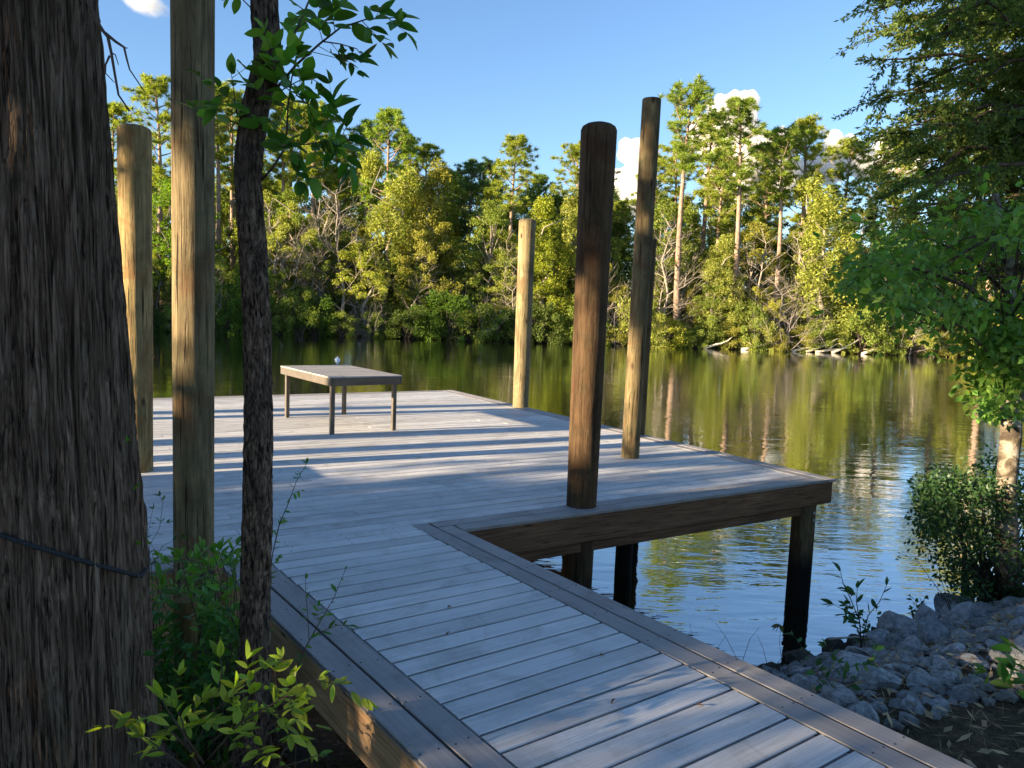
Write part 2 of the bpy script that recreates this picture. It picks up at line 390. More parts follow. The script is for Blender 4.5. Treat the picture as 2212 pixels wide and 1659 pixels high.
# beams and fascia
def beam(name, a, b, top, hgt, th, mat, parent=dock):
    a = Vector(a); b = Vector(b); x = (b - a).normalized(); y = Vector((-x.y, x.x, 0)); L = (b - a).length
    mb = MB(); mb.box((0, 0, 0), (1, 0, 0), (0, 1, 0), (0, 0, 1), L / 2, th / 2, hgt / 2)
    o = mb.build(name, mat, parent); m = (a + b) / 2
    o.location = (m.x - DO.x, m.y - DO.y, top - hgt / 2); o.rotation_euler.z = math.atan2(x.y, x.x)
    bv = o.modifiers.new('bevel', 'BEVEL'); bv.width = .006; bv.segments = 1
    return o
FT = DT - .028
beam('fascia_beam', on(uR + .03, .045), on(-.03, .045), FT, .235, .04, M_beam)
beam('inner_beam', on(uR - .2, .16), on(-.22, .16), FT - .236, .12, .09, M_beam)
beam('fascia_beam', on(-.045, .07), on(-.045, PDEP - .05), FT, .235, .04, M_beam)
beam('fascia_beam', on(-PLEN, .045), on(uL - .01, .045), FT, .235, .04, M_pine)
beam('fascia_beam', on(-PLEN, PDEP - .045), on(-.07, PDEP - .045), FT, .235, .04, M_beam)
beam('fascia_beam', WL + WN * .035 + WD * .03, WL + WN * .035 + WD * WLEN, FT, .235, .04, M_pine)
beam('fascia_beam', WR - WN * .035 + WD * .03, WR - WN * .035 + WD * WLEN, FT, .235, .04, M_beam)
beam('inner_beam', on(-PLEN, .5), on(uL - .1, .5), FT - .2, .2, .06, M_beam)
beam('inner_beam', WL + WN * .34 + WD * .2, WL + WN * .34 + WD * WLEN, FT - .01, .22, .04, M_beam)
for k in range(16):                                  # joists under the platform
    beam('joist', on(-.6 - k * .8, .1), on(-.6 - k * .8, PDEP - .1), FT - .004, .18, .04, M_beam)
# posts holding the platform up
def roundpost(name, base, top, r0, r1, mat, parent=None, seed=0, dome=.0, lean=(0, 0), flat=None, n=56):
    mb = MB(); H_ = top - base.z; pts = []; rad = []; N = 34
    for i in range(N + 1):
        t = i / N; z = H_ * t
        pts.append(Vector((lean[0] * z, lean[1] * z, z))); rad.append(r0 + (r1 - r0) * t)
    vs = []; fs = []
    def ring(c, r, wob=1):
        for k in range(n):
            th = 2 * math.pi * k / n
            rr = r * (1 + wob * (.028 * noise.noise((math.cos(th) * 1.3 + seed, math.sin(th) * 1.3, c.z * .7)) + .012 * noise.noise((math.cos(th) * 6 + seed, math.sin(th) * 6, c.z * 1.5)) - .05 * max(0, noise.noise((math.cos(th) * 9 + seed * 3, math.sin(th) * 9, c.z * .35)) - .42)))
            vs.append((c.x + rr * math.cos(th), c.y + rr * math.sin(th), c.z))
    for c, r in zip(pts, rad): ring(c, r)
    c = pts[-1].copy(); r = rad[-1]
    if dome > 0:
        for a in (25, 48, 68): ring(c + Vector((0, 0, dome * math.sin(R_(a)))), r * (1 - (1 - math.cos(R_(a))) * .93), 1); 
        N2 = N + 3
    else:
        ring(c + Vector((0, 0, .012)), r * .93); N2 = N + 1
    for i in range(N2):
        for k in range(n): fs.append((i * n + k, i * n + (k + 1) % n, (i + 1) * n + (k + 1) % n, (i + 1) * n + k))
    fs.append(tuple(range(N2 * n, N2 * n + n)))
    me = bpy.data.meshes.new(name); me.from_pydata(vs, [], fs); me.shade_smooth(); me.materials.append(mat)
    me.set_sharp_from_angle(angle=R_(28))
    o = bpy.data.objects.new(name, me); link(o, parent); o.location = base - (DO if parent else Vector((0, 0, 0)))
    return o
def bolts(post, p, zs, ang):
    for z in zs:
        mb = MB(); d = Vector((math.cos(ang), math.sin(ang), 0)); mb.tube([d * .055, d * .078], [.016, .014], 8)
        b = mb.build('bolt', M_metal, post); b.location = (0, 0, z - p.z)
pp = on(-.30, .16, -.9)
po = roundpost('support_post', Vector((pp.x, pp.y, -.9)), FT - .23, .125, .122, M_piling, dock, 3); po.color = (.6, .5, .38, 1)
for z in (1.05, .97):
    mb = MB(); d = Vector((.35, -.94, 0)).normalized(); e = Vector((.6, -.8, 0)); mb.tube([e * .118, e * .136], [.017, .014], 8); b = mb.build('bolt', M_metal, po); b.location = (0, 0, z + .9)
for u, v_ in ((-4.6, .16), (-.3, 4.3), (-.3, 8.3), (-4.2, 4.2), (-8, 4.2), (-4.2, 8.3), (-8, 8.4)):
    q = on(u, v_); o = roundpost('support_post', Vector((q.x, q.y, -1.2)), FT - .20, .115, .115, M_piling, dock, u); o.color = (.55, .48, .38, 1)
# stub post under the corner beside the bush, and one under the walkway
q = at_y(402, 1400, 3.72); o = roundpost('support_post', Vector((q.x, q.y, -.4)), at_y(402, 1300, 3.72).z, .056, .054, M_piling, dock, 9); o.color = (1.05, .85, .55, 1)
for t in (2.6, 5.0):
    for sd in (.24, 1.54):
        q = WL + WN * sd + WD * t; roundpost('support_post', Vector((q.x, q.y, -.4)), FT - .24, .08, .08, M_piling, dock, t + sd)
# screw heads along the border boards
mb = MB()
def screw(p): mb.tube([p, p + Vector((0, 0, .0018))], [.0048, .0045], 6)
for side, base, sg in (('r', WR, -1), ('l', WL, 1)):
    t = .12
    while t < WLEN:
        for q in (.03, .105, .175, .25): screw(base + WN * sg * (q + rng.uniform(-.006, .006)) + WD * (t + rng.uniform(-.02, .02)) + Vector((0, 0, .0030)))
        t += .41
for kk in range(30):
    for q in (.035, .11, .18, .255):
        screw(on(-.12 - kk * .41 + rng.uniform(-.02, .02), q, DT + .0016))
for kk in range(20):
    for q in (.035, .11, .18, .255): screw(on(-q, .3 + kk * .41, DT + .0016))
so = mb.build('screws', M_screw, dock, DO); so['kind'] = 'stuff'

# ------------------------------------------------------------------ tall mooring pilings
def piling(px, py, topz, r0, r1, label, seed, colr, dome=0, lean=(0, 0), bot=-1.5, zb=DT, pos=None):
    q = pos or at_z(px, py, zb)
    b = Vector((q.x - lean[0] * (zb - bot), q.y - lean[1] * (zb - bot), bot))
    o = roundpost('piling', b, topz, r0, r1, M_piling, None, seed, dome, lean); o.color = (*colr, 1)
    return tag(o, label, 'piling', 'wooden pilings standing through the dock')
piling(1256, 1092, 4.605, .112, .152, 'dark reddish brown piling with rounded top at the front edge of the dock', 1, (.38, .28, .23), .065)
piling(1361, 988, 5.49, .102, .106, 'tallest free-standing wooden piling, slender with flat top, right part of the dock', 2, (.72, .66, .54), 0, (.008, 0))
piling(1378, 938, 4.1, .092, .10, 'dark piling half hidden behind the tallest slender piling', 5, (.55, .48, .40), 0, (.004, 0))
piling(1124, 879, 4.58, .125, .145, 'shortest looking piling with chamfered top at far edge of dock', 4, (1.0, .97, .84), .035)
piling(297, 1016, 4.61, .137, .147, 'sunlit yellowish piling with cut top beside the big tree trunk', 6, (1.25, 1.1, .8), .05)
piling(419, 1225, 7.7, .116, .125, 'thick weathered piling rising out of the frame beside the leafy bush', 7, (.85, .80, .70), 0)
piling(228, 1000, 4.25, .12, .13, 'piling almost hidden behind the right edge of the big trunk', 8, (.7, .68, .58), .03, pos=at_y(232, 800, 10.4) * 1.0)

# ------------------------------------------------------------------ table on the dock
TO = on(0, 0); c4 = [at_z(704, 939), at_z(848, 929), at_z(753, 895), at_z(622, 902)]
TC = sum(c4, Vector()) / 4; tu = ((c4[1] - c4[0]) + (c4[2] - c4[3])).normalized(); tv = Vector((-tu.y, tu.x, 0))
tw, tl_ = 1.02, 1.78; TH = .735
table = empty('table', (TC.x, TC.y, DT), 'low slatted wooden table with four square legs standing on the dock', 'table')
def tpart(name, cu, cv, z, hu, hv, hz, mat):
    mb = MB(); mb.box((0, 0, 0), (1, 0, 0), (0, 1, 0), (0, 0, 1), hu, hv, hz)
    o = mb.build(name, mat, table); p = tu * cu + tv * cv; o.location = (p.x, p.y, z); o.rotation_euler.z = math.atan2(tu.y, tu.x)
    bv = o.modifiers.new('bevel', 'BEVEL'); bv.width = .004; bv.segments = 1; return o
M_tabletop = mat_plank('weathered_table_slat', (.22, .20, .185), (.42, .39, .365), .15, .3, 70)
M_tframe = mat_plank('brown_table_frame', (.065, .052, .042), (.13, .108, .088), .05, .2, 60)
for sx in (-1, 1):
    for sy in (-1, 1): tpart('leg', sx * (tw / 2 - .07), sy * (tl_ / 2 - .09), (TH - .09) / 2 + .001, .027, .027, (TH - .09) / 2, M_tframe)
    tpart('apron', sx * (tw / 2 - .012), 0, TH - .055, .012, tl_ / 2, .05, M_tframe)
    tpart('apron', 0, sx * (tl_ / 2 - .012), TH - .055, tw / 2 - .026, .012, .05, M_tframe)
ns = 12; sw = (tl_) / ns
for k in range(ns): tpart('slat', 0, -tl_ / 2 + (k + .5) * sw, TH + .003 + rng.uniform(-.001, .001), tw / 2 + .004, sw / 2 - .007, .010, M_tabletop)

# ------------------------------------------------------------------ things at the left edge
q = at_z(-30, 1062); boxo = empty('storage_box', (q.x, q.y, DT), 'wooden box with white lid on the dock, sliver left of the big trunk', 'box')
def bpart(name, c, h, mat):
    mb = MB(); mb.box((0, 0, 0), (1, 0, 0), (0, 1, 0), (0, 0, 1), *h); o = mb.build(name, mat, boxo); o.location = c; o.rotation_euler.z = math.pi / 2 - UA
M_white = mat_plain('white_plastic', (.75, .76, .78), .5, 8, .05, .05)
bpart('lid', (0, 0, .45), (.42, .30, .03), M_white)
bpart('body', (0, 0, .215), (.39, .27, .205), M_pine)
mb = MB(); a0 = at_z(60, 1402, DT - .33); mb.box((0, 0, 0), (1, 0, 0), (0, 1, 0), (0, 0, 1), 1.6, 1.25, .09)
sb = mb.build('concrete_slab', M_concrete); cs = a0 - U * 1.75 - V * 1.3; sb.location = (cs.x, cs.y, DT - .42); sb.rotation_euler.z = math.pi / 2 - UA
bv = sb.modifiers.new('bevel', 'BEVEL'); bv.width = .015; bv.segments = 2
tag(sb, kind='structure')

# ------------------------------------------------------------------ near trunks
def bark_trunk(name, prof, mat, n, nz, fn, parent, origin):
    """prof: list of (z, cx, cy, r) ; fn(theta, z, r) -> radial displacement"""
    zs = np.linspace(prof[0][0], prof[-1][0], nz); pz = [p[0] for p in prof]
    cx = np.interp(zs, pz, [p[1] for p in prof]); cy = np.interp(zs, pz, [p[2] for p in prof]); rr = np.interp(zs, pz, [p[3] for p in prof])
    ker = np.ones(9) / 9
    def sm(a): b = np.pad(a, 4, 'edge'); return np.convolve(b, ker, 'valid')
    cx, cy, rr = sm(cx), sm(cy), sm(rr)
    vs = np.empty((nz * n, 3)); k = 0
    for i in range(nz):
        for j in range(n):
            th = 2 * math.pi * j / n; r = rr[i] + fn(th, zs[i], rr[i])
            vs[k] = (cx[i] + r * math.cos(th) - origin[0], cy[i] + r * math.sin(th) - origin[1], zs[i] - origin[2]); k += 1
    I = np.arange(nz * n).reshape(nz, n); J = np.roll(I, -1, 1)
    F = np.stack([I[:-1].ravel(), J[:-1].ravel(), J[1:].ravel(), I[1:].ravel()], 1)
    o = obj(name, np_mesh(name, vs, F, mat, True), parent); return o
def px_prof(rows, depth, shrink=.93):
    """rows: (y, xl, xr) in picture coordinates -> trunk profile at one depth"""
    out = []
    for y, xl, xr in rows:
        a = at_y(xl, y, depth); b = at_y(xr, y, depth); out.append(((a.z + b.z) / 2, (a.x + b.x) / 2, depth, (b.x - a.x) / 2 * shrink))
    return sorted(out)
CD = 3.1
cp = px_prof([(-700, -90, 95), (0, -28, 190), (230, -18, 213), (600, -6, 244), (900, 0, 267), (1106, 6, 288), (1372, 13, 307), (1640, 30, 330)], CD)
zb0 = gh(cp[0][1], CD) - .1
cp = [(zb0, cp[0][1] + .02, CD, cp[0][3] * 1.45), (zb0 + .25, cp[0][1] + .01, CD, cp[0][3] * 1.2)] + cp + [(13.0, cp[-1][1] - .6, CD - .2, .12)]
CB = (cp[0][1], CD, zb0)
cyp = empty('cypress_tree', CB, 'massive dark cypress trunk with stringy furrowed bark filling the left edge', 'tree')
def cypfn(th, z, r):
    x, y = math.cos(th), math.sin(th)
    wz = noise.noise((x * 2, y * 2, z * .9)) * .35
    a = noise.noise((x * 17 + wz * 8, y * 17 + wz * 5, z * 1.1)); b = noise.noise((x * 34 + wz * 9, y * 34, z * 2.3 + 9)); c = noise.noise((x * 5, y * 5, z * .5 + 4))
    rid = 1 - abs(a) * 2.2
    return .020 * rid + .010 * (1 - abs(b) * 2) + .022 * c + (.012 * noise.noise((x * 9, y * 9, z * 6)) if a > .1 else 0)
bark_trunk('trunk', [p for p in cp if p[0] < 5.6] + [(5.7, np.interp(5.7, [p[0] for p in cp], [p[1] for p in cp]), CD, .22)], M_cyp, 300, 460, cypfn, cyp, CB)
mb = MB(); mb.tube([(cp[-2][1] * .5 + cp[-1][1] * .5 - .0, CD, 5.6), (cp[-1][1], CD, 13)], [.235, .1], 16)
mb.build('upper_trunk', M_cyp, cyp, CB, True)
# bare hanging twig from the cypress
mb = MB()
def pxtube(pts, r0, r1, depth, n=6, mbb=None, ddep=0):
    P = [at_y(x, y, depth + ddep * i) for i, (x, y) in enumerate(pts)]; m = len(P)
    (mbb or mb).tube(P, [r0 + (r1 - r0) * i / (m - 1) for i in range(m)], n)
pxtube([(120, -180), (192, 5), (205, 40), (222, 66), (233, 80), (240, 112), (248, 160), (256, 205), (280, 240)], .009, .003, 2.9)
pxtube([(228, 72), (250, 90), (268, 102), (274, 128), (280, 150), (312, 198)], .006, .002, 2.9)
pxtube([(237, 120), (228, 140), (228, 158), (247, 178)], .004, .0015, 2.9); pxtube([(240, 114), (249, 118), (256, 140)], .003, .0015, 2.9)
pxtube([(268, 103), (277, 104)], .003, .001, 2.9)
mb.build('bare_twig', M_twig, cyp, CB, True)

# thin dark tree
TD = 3.4
rows = [(-500, 575, 625), (-200, 545, 600), (0, 540, 597), (70, 543, 604), (133, 549, 610), (180, 534, 598), (233, 520, 582), (333, 508, 568), (400, 507, 564), (533, 515, 577), (700, 525, 587), (886, 527, 590), (1086, 522, 588), (1206, 520, 586), (1406, 516, 584), (1560, 512, 590), (1660, 505, 596)]
tp = px_prof(rows, TD, .84); zt = gh(tp[0][1], TD) - .08
tp = [(zt, tp[0][1], TD, tp[0][3] * 1.15)] + tp + [(8.4, tp[-1][1] + .35, TD, .03)]
TB = (tp[0][1], TD, zt)
thin = empty('slender_tree', TB, 'slender dark-barked tree with a bend and fresh green leaves beside the walkway', 'tree')
def thinfn(th, z, r):
    x, y = math.cos(th), math.sin(th)
    a = noise.noise((x * 5.5, y * 5.5, z * 7)); b = noise.noise((x * 9, y * 9, z * 16 + 5)); c = noise.noise((x * 1.5, y * 1.5, z * 2.0))
    return .0075 * (1 - abs(a) * 2.4) + .004 * (1 - abs(b) * 2) + .006 * c
bark_trunk('trunk', [p for p in tp if p[0] < 5.2] + [(5.3, tp[-2][1] + .05, TD, tp[-2][3])], M_thin, 110, 560, thinfn, thin, TB)

# ------------------------------------------------------------------ leaf meshes
def leaf_mesh(name, wid=.42, fold=.16, curl=.22, tip=1.0, n=6, mat=None):
    vs = []; fs = []
    for i in range(n + 1):
        t = i / n; wv = wid / 2 * (math.sin(math.pi * min(1, t ** .85)) ** .8) if 0 < t < 1 else .006
        z = -curl * t * t
        vs += [(-wv, t, z + fold * wv), (0, t, z), (wv, t, z + fold * wv)]
    for i in range(n):
        a = i * 3; fs += [(a, a + 1, a + 4, a + 3), (a + 1, a + 2, a + 5, a + 4)]
    me = bpy.data.meshes.new(name); me.from_pydata(vs, [], fs); me.shade_smooth(); me.materials.append(mat or M_leaf); return me
LEAF = [leaf_mesh('leaf', .54, .4, .10), leaf_mesh('leaf', .48, .5, .22), leaf_mesh('leaf', .58, .2, -.10)]
MIXED = None
NARROW = [leaf_mesh('leaf', .36, .4, .12), leaf_mesh('leaf', .32, .5, -.15), leaf_mesh('leaf', .42, .3, .05)]
def orient(d, roll):
    d = d.normalized(); up = Vector((0, 0, 1))
    if abs(d.dot(up)) > .97: up = Vector((1, 0, 0))
    x = d.cross(up).normalized(); z = x.cross(d)
    m = Matrix((x, d, z)).transposed(); return (m @ Matrix.Rotation(roll, 3, 'Y')).to_4x4()
LEAFN = {}; EXTRA = {}
def put_leaf(parent, origin, p, d, size, meshes, colr, r, roll=None):
    top = parent.parent or parent; LEAFN[top.name] = LEAFN.get(top.name, 0) + 1
    if LEAFN[top.name] > 290:                         # past the count of single leaves: joined into one foliage part
        M_ = Matrix.Translation(Vector(p) - Vector(origin)) @ orient(d, r.gauss(0, .6)) @ Matrix.Diagonal((size, size, size, 1))
        EXTRA.setdefault(top.name, (top, []))[1].append((M_, r.choice(meshes), colr)); return
    o = bpy.data.objects.new('leaf', r.choice(meshes))
    o.matrix_basis = Matrix.Translation(Vector(p) - Vector(origin)) @ orient(d, r.gauss(0, .6) if roll is None else roll) @ Matrix.Diagonal((size, size, size, 1))
    k = r.uniform(.8, 1.2); o.color = (colr[0] * k * r.uniform(.9, 1.12), colr[1] * k, colr[2] * k, 1)
    link(o, parent); return o
def leafy_path(tree, origin, P, r0, r1, r, size=.06, gap=.05, colr=(.07, .15, .025), meshes=LEAF, side=.0, sub=0, start=.15, droop=.25, name='branch', mat=None, sublen=.16, tip=True):
    """a branch tube with leaves alternating along it, and side twigs"""
    P = [Vector(p) for p in P]; mb = MB(); m = len(P)
    mb.tube(P, [r0 + (r1 - r0) * i / (m - 1) for i in range(m)], 6)
    segs = [(P[i], P[i + 1]) for i in range(m - 1)]; L = sum((b - a).length for a, b in segs)
    spots = []; acc = 0; nextd = L * start; sgn = 1
    for a, b in segs:
        l = (b - a).length; d = (b - a).normalized()
        while nextd <= acc + l:
            spots.append((a + d * (nextd - acc), d)); nextd += gap * r.uniform(.7, 1.35)
        acc += l
    leaves = []
    for p, d in spots:
        ax = Vector((r.gauss(0, 1), r.gauss(0, 1), r.gauss(0, 1))); s = d.cross(ax).normalized()
        ld = (s * .85 + d * .55 + Vector((0, 0, r.uniform(-droop, droop * .6)))).normalized()
        if sub and r.random() < sub:
            q = p.copy(); pts = [q.copy()]; dd = ld.copy(); n = r.randint(2, 4)
            for _ in range(n):
                q = q + dd * sublen / n * r.uniform(.7, 1.4); dd = (dd + Vector((r.gauss(0, .25), r.gauss(0, .25), r.gauss(0, .2)))).normalized(); pts.append(q.copy())
            mb.tube(pts, [r1 * .9 - r1 * .5 * i / n for i in range(n + 1)], 5)
            for i in range(1, n + 1):
                for sg in (-1, 1):
                    s2 = dd.cross(Vector((r.gauss(0, .4), r.gauss(0, .4), 1))).normalized() * sg
                    leaves.append((pts[i], s2 * .8 + dd * .6 + Vector((0, 0, r.uniform(-droop, .1)))))
            leaves.append((pts[-1], dd))
        else: leaves.append((p, ld))
    if tip:
        d = (P[-1] - P[-2]).normalized()
        for k in range(3): leaves.append((P[-1], d + Vector((r.gauss(0, .5), r.gauss(0, .5), r.gauss(0, .4)))))
    b = mb.build(name, mat or M_twig, tree, origin, True)
    for p, d in leaves: put_leaf(b, origin, p, d, size * r.uniform(.65, 1.25), meshes, colr, r)
    return len(leaves)
def pxpath(pts, depth): return [at_y(x, y, depth + dz) for (x, y, dz) in pts]
r = random.Random(11); G1 = (.13, .26, .04)
nl = 0
nl += leafy_path(thin, TB, pxpath([(600, 150, 0), (625, 95, .03), (650, 45, .06), (672, -10, .1), (690, -60, .1)], TD), .007, .003, r, .085, .04, G1, sub=.65, start=.25)
nl += leafy_path(thin, TB, pxpath([(598, 190, 0), (640, 140, -.03), (690, 95, -.06), (735, 60, -.1), (790, 42, -.12), (850, 38, -.15)], TD), .007, .002, r, .09, .036, (.075, .165, .03), sub=.6, start=.35)
nl += leafy_path(thin, TB, pxpath([(565, 388, 0), (590, 362, -.03), (612, 325, -.06), (620, 280, -.08), (622, 230, -.1), (630, 170, -.1), (640, 120, -.12)], TD), .006, .0025, r, .085, .034, G1, sub=.7, start=.35)
nl += leafy_path(thin, TB, pxpath([(618, 315, -.07), (660, 312, -.12), (700, 305, -.15), (735, 300, -.16), (748, 275, -.16)], TD), .003, .0015, r, .095, .03, (.06, .15, .025), sub=.45, start=.1)
nl += leafy_path(thin, TB, pxpath([(640, 205, -.1), (665, 225, -.12), (680, 262, -.12)], TD), .003, .0015, r, .085, .03, G1, sub=.5, start=.1)
nl += leafy_path(thin, TB, pxpath([(700, 90, -.06), (735, 95, -.1), (770, 105, -.1), (780, 118, -.1)], TD), .003, .0015, r, .055, .045, (.04, .1, .02), sub=.3, start=.2)
nl += leafy_path(thin, TB, pxpath([(530, 265, 0), (512, 245, -.06), (506, 205, -.1), (500, 160, -.12)], TD), .004, .0015, r, .065, .045, (.09, .19, .03), sub=.3, start=.25)
nl += leafy_path(thin, TB, pxpath([(522, 270, 0), (500, 262, -.08), (470, 235, -.1)], TD), .003, .0015, r, .085, .045, (.11, .22, .035), sub=.25, start=.3)
nl += leafy_path(thin, TB, pxpath([(600, 200, 0), (635, 180, -.05), (665, 165, -.1), (690, 180, -.12)], TD), .003, .0015, r, .075, .03, G1, sub=.5, start=.15)
nl += leafy_path(thin, TB, pxpath([(595, 215, 0), (640, 240, -.08), (670, 270, -.12), (690, 300, -.12)], TD), .003, .0015, r, .08, .03, G1, sub=.5, start=.15)
nl += leafy_path(thin, TB, pxpath([(545, 20, 0), (520, -5, -.05), (480, 0, -.1), (440, -20, -.1)], TD), .003, .0015, r, .06, .06, (.05, .12, .02), sub=.2, start=.3)

# ------------------------------------------------------------------ leaf clouds for crowns (numpy)
def leaf_cloud(cent, rad, per, ln, wd, seed, down=.0, flat=.6, out=.5):
    g = np.random.default_rng(seed); cent = np.asarray(cent, float); rad = np.asarray(rad, float)
    if rad.ndim == 1: rad = np.repeat(rad[:, None], 3, 1) * np.array([1, 1, flat])
    per = np.broadcast_to(np.asarray(per), (len(cent),)).astype(int)
    idx = np.repeat(np.arange(len(cent)), per); n = len(idx)
    d = g.normal(size=(n, 3)); d /= np.linalg.norm(d, axis=1)[:, None]
    rr = g.random(n) ** .45
    p = cent[idx] + d * rr[:, None] * rad[idx]
    t = d * out + g.normal(size=(n, 3)) * .7; t[:, 2] -= down; t /= np.linalg.norm(t, axis=1)[:, None]
    nn = g.normal(size=(n, 3)); s = np.cross(t, nn); s /= np.linalg.norm(s, axis=1)[:, None] + 1e-9
    L = (ln * g.uniform(.6, 1.4, n))[:, None]; W = (wd * g.uniform(.7, 1.3, n))[:, None]
    V = np.stack([p - t * L / 2, p + s * W / 2 + t * L * .05, p + t * L / 2, p - s * W / 2 + t * L * .05], 1).reshape(-1, 3)
    F = np.arange(n * 4).reshape(n, 4); return V, F
def branchy(mb, base, d, L, r, rg, depth, ends, n=6, spread=.7, up=.15, seg=4, kids=3):
    p = Vector(base); pts = [p.copy()]; d = d.normalized()
    for i in range(seg):
        d = (d + Vector((rg.gauss(0, .12), rg.gauss(0, .12), rg.gauss(0, .1) + up * .2))).normalized(); p = p + d * L / seg; pts.append(p.copy())
    mb.tube(pts, [r * (1 - .6 * i / seg) for i in range(seg + 1)], n, False)
    if depth == 0: ends.append(p); return
    for k in range(kids):
        i = rg.randint(max(1, seg // 2), seg); s = Vector((rg.gauss(0, 1), rg.gauss(0, 1), rg.gauss(0, .6)))
        nd = (d + s.normalized() * spread + Vector((0, 0, up))).normalized()
        branchy(mb, pts[i], nd, L * rg.uniform(.5, .75), r * .45, rg, depth - 1, ends, max(3, n - 1), spread, up, seg, kids)
def proto(name, trunk_mb, crown, bark, leafm, colr):
    """a tree thing at the origin: trunk part and crown part"""
    root = bpy.data.objects.new(name, None)
    t = bpy.data.objects.new('trunk', trunk_mb.mesh('trunk', smooth=True)); t.data.materials.append(bark); t.parent = root
    if crown is not None:
        c = bpy.data.objects.new('crown', np_mesh('crown', *crown, leafm)); c.parent = root; c.color = (*colr, 1)
    return root
def place(pr, loc, s, rz, colr=None, label=None, cat='tree', group=None, sz=None, lean=(0, 0)):
    root = pr.copy(); link(root); root.location = loc; root.scale = (s, s, sz or s); root.rotation_euler = (lean[0], lean[1], rz)
    for ch in pr.children:
        c = ch.copy(); link(c, root)
        if colr and ch.name.startswith('crown'): c.color = (*colr, 1)
    return tag(root, label, cat, group)

# --- pines, unit height 20 m
def pine(seed, first=.55, width=3.0, nb=26):
    rg = random.Random(seed); mb = MB(); H_ = 20.0; pts = []; rad = []
    bx, by = rg.uniform(-.5, .5), rg.uniform(-.5, .5)
    for i in range(13):
        t = i / 12; pts.append(Vector((bx * math.sin(t * 2.4), by * math.sin(t * 3), H_ * .97 * t))); rad.append(.26 * (1 - t) ** .75 + .03)
    mb.tube(pts, rad, 9)
    def tp_(z): t = z / (H_ * .97) * 12; i = min(11, int(t)); return pts[i].lerp(pts[i + 1], t - i)
    tufts = []
    for k in range(nb):
        t = first + (1 - first) * ((k + rg.random()) / nb); z = H_ * .96 * t; b = tp_(z); az = k * 2.4 + rg.uniform(-.5, .5)
        f = (t - first) / (1 - first); L = width * (math.sin(math.pi * (.20 + .72 * f)) ** .8) * rg.uniform(.55, 1.15)
        if k < 6 and rg.random() < .5: L *= .5
        d = Vector((math.cos(az), math.sin(az), rg.uniform(-.05, .35) + f * .5)); p = b; P = [b]
        for s in range(4):
            d = (d + Vector((rg.gauss(0, .15), rg.gauss(0, .15), .10))).normalized(); p = p + d * L / 4; P.append(p)
        mb.tube(P, [.06, .05, .04, .03, .015], 4, False)
        for s in range(2, 5):
            for j in range(3 if s < 4 else 4):
                e = P[s] + Vector((rg.gauss(0, .45), rg.gauss(0, .45), rg.uniform(.0, .5))) * min(1, .35 + L * .25)
                mb.tube([P[s], e], [.018, .008], 3, False); tufts.append(e)
    for k in range(9):                                 # dead stubs on the bare trunk
        z = H_ * rg.uniform(.25, first + .08); b = tp_(z); az = rg.uniform(0, 6.3); L = rg.uniform(.4, 1.6)
        mb.tube([b, b + Vector((math.cos(az), math.sin(az), .1)) * L * .6, b + Vector((math.cos(az + .2), math.sin(az + .2), .3)) * L], [.035, .025, .008], 3, False)
    for k in range(14): tufts.append(tp_(H_ * .95) + Vector((rg.gauss(0, .4), rg.gauss(0, .4), rg.uniform(-.6, .6))))
    g = np.random.default_rng(seed); T = np.array([tuple(t) for t in tufts]); per = 48; n = len(T) * per
    c = np.repeat(T, per, 0); d = g.normal(size=(n, 3)); d[:, 2] = d[:, 2] * .7 + .25; d /= np.linalg.norm(d, axis=1)[:, None]
    s = np.cross(d, g.normal(size=(n, 3))); s /= np.linalg.norm(s, axis=1)[:, None]
    L = g.uniform(.25, .52, n)[:, None]; a = c + d * .04
    Vv = np.stack([a - s * .032, a + s * .032, a + d * L], 1).reshape(-1, 3)
    return proto('pine_tree', mb, (Vv, np.arange(n * 3).reshape(n, 3)), M_pinebark, M_needle, (.07, .12, .03))
PINES = [pine(1, .55, 3.0, 28), pine(2, .62, 2.6, 24), pine(3, .45, 3.3, 36), pine(4, .68, 2.8, 22)]
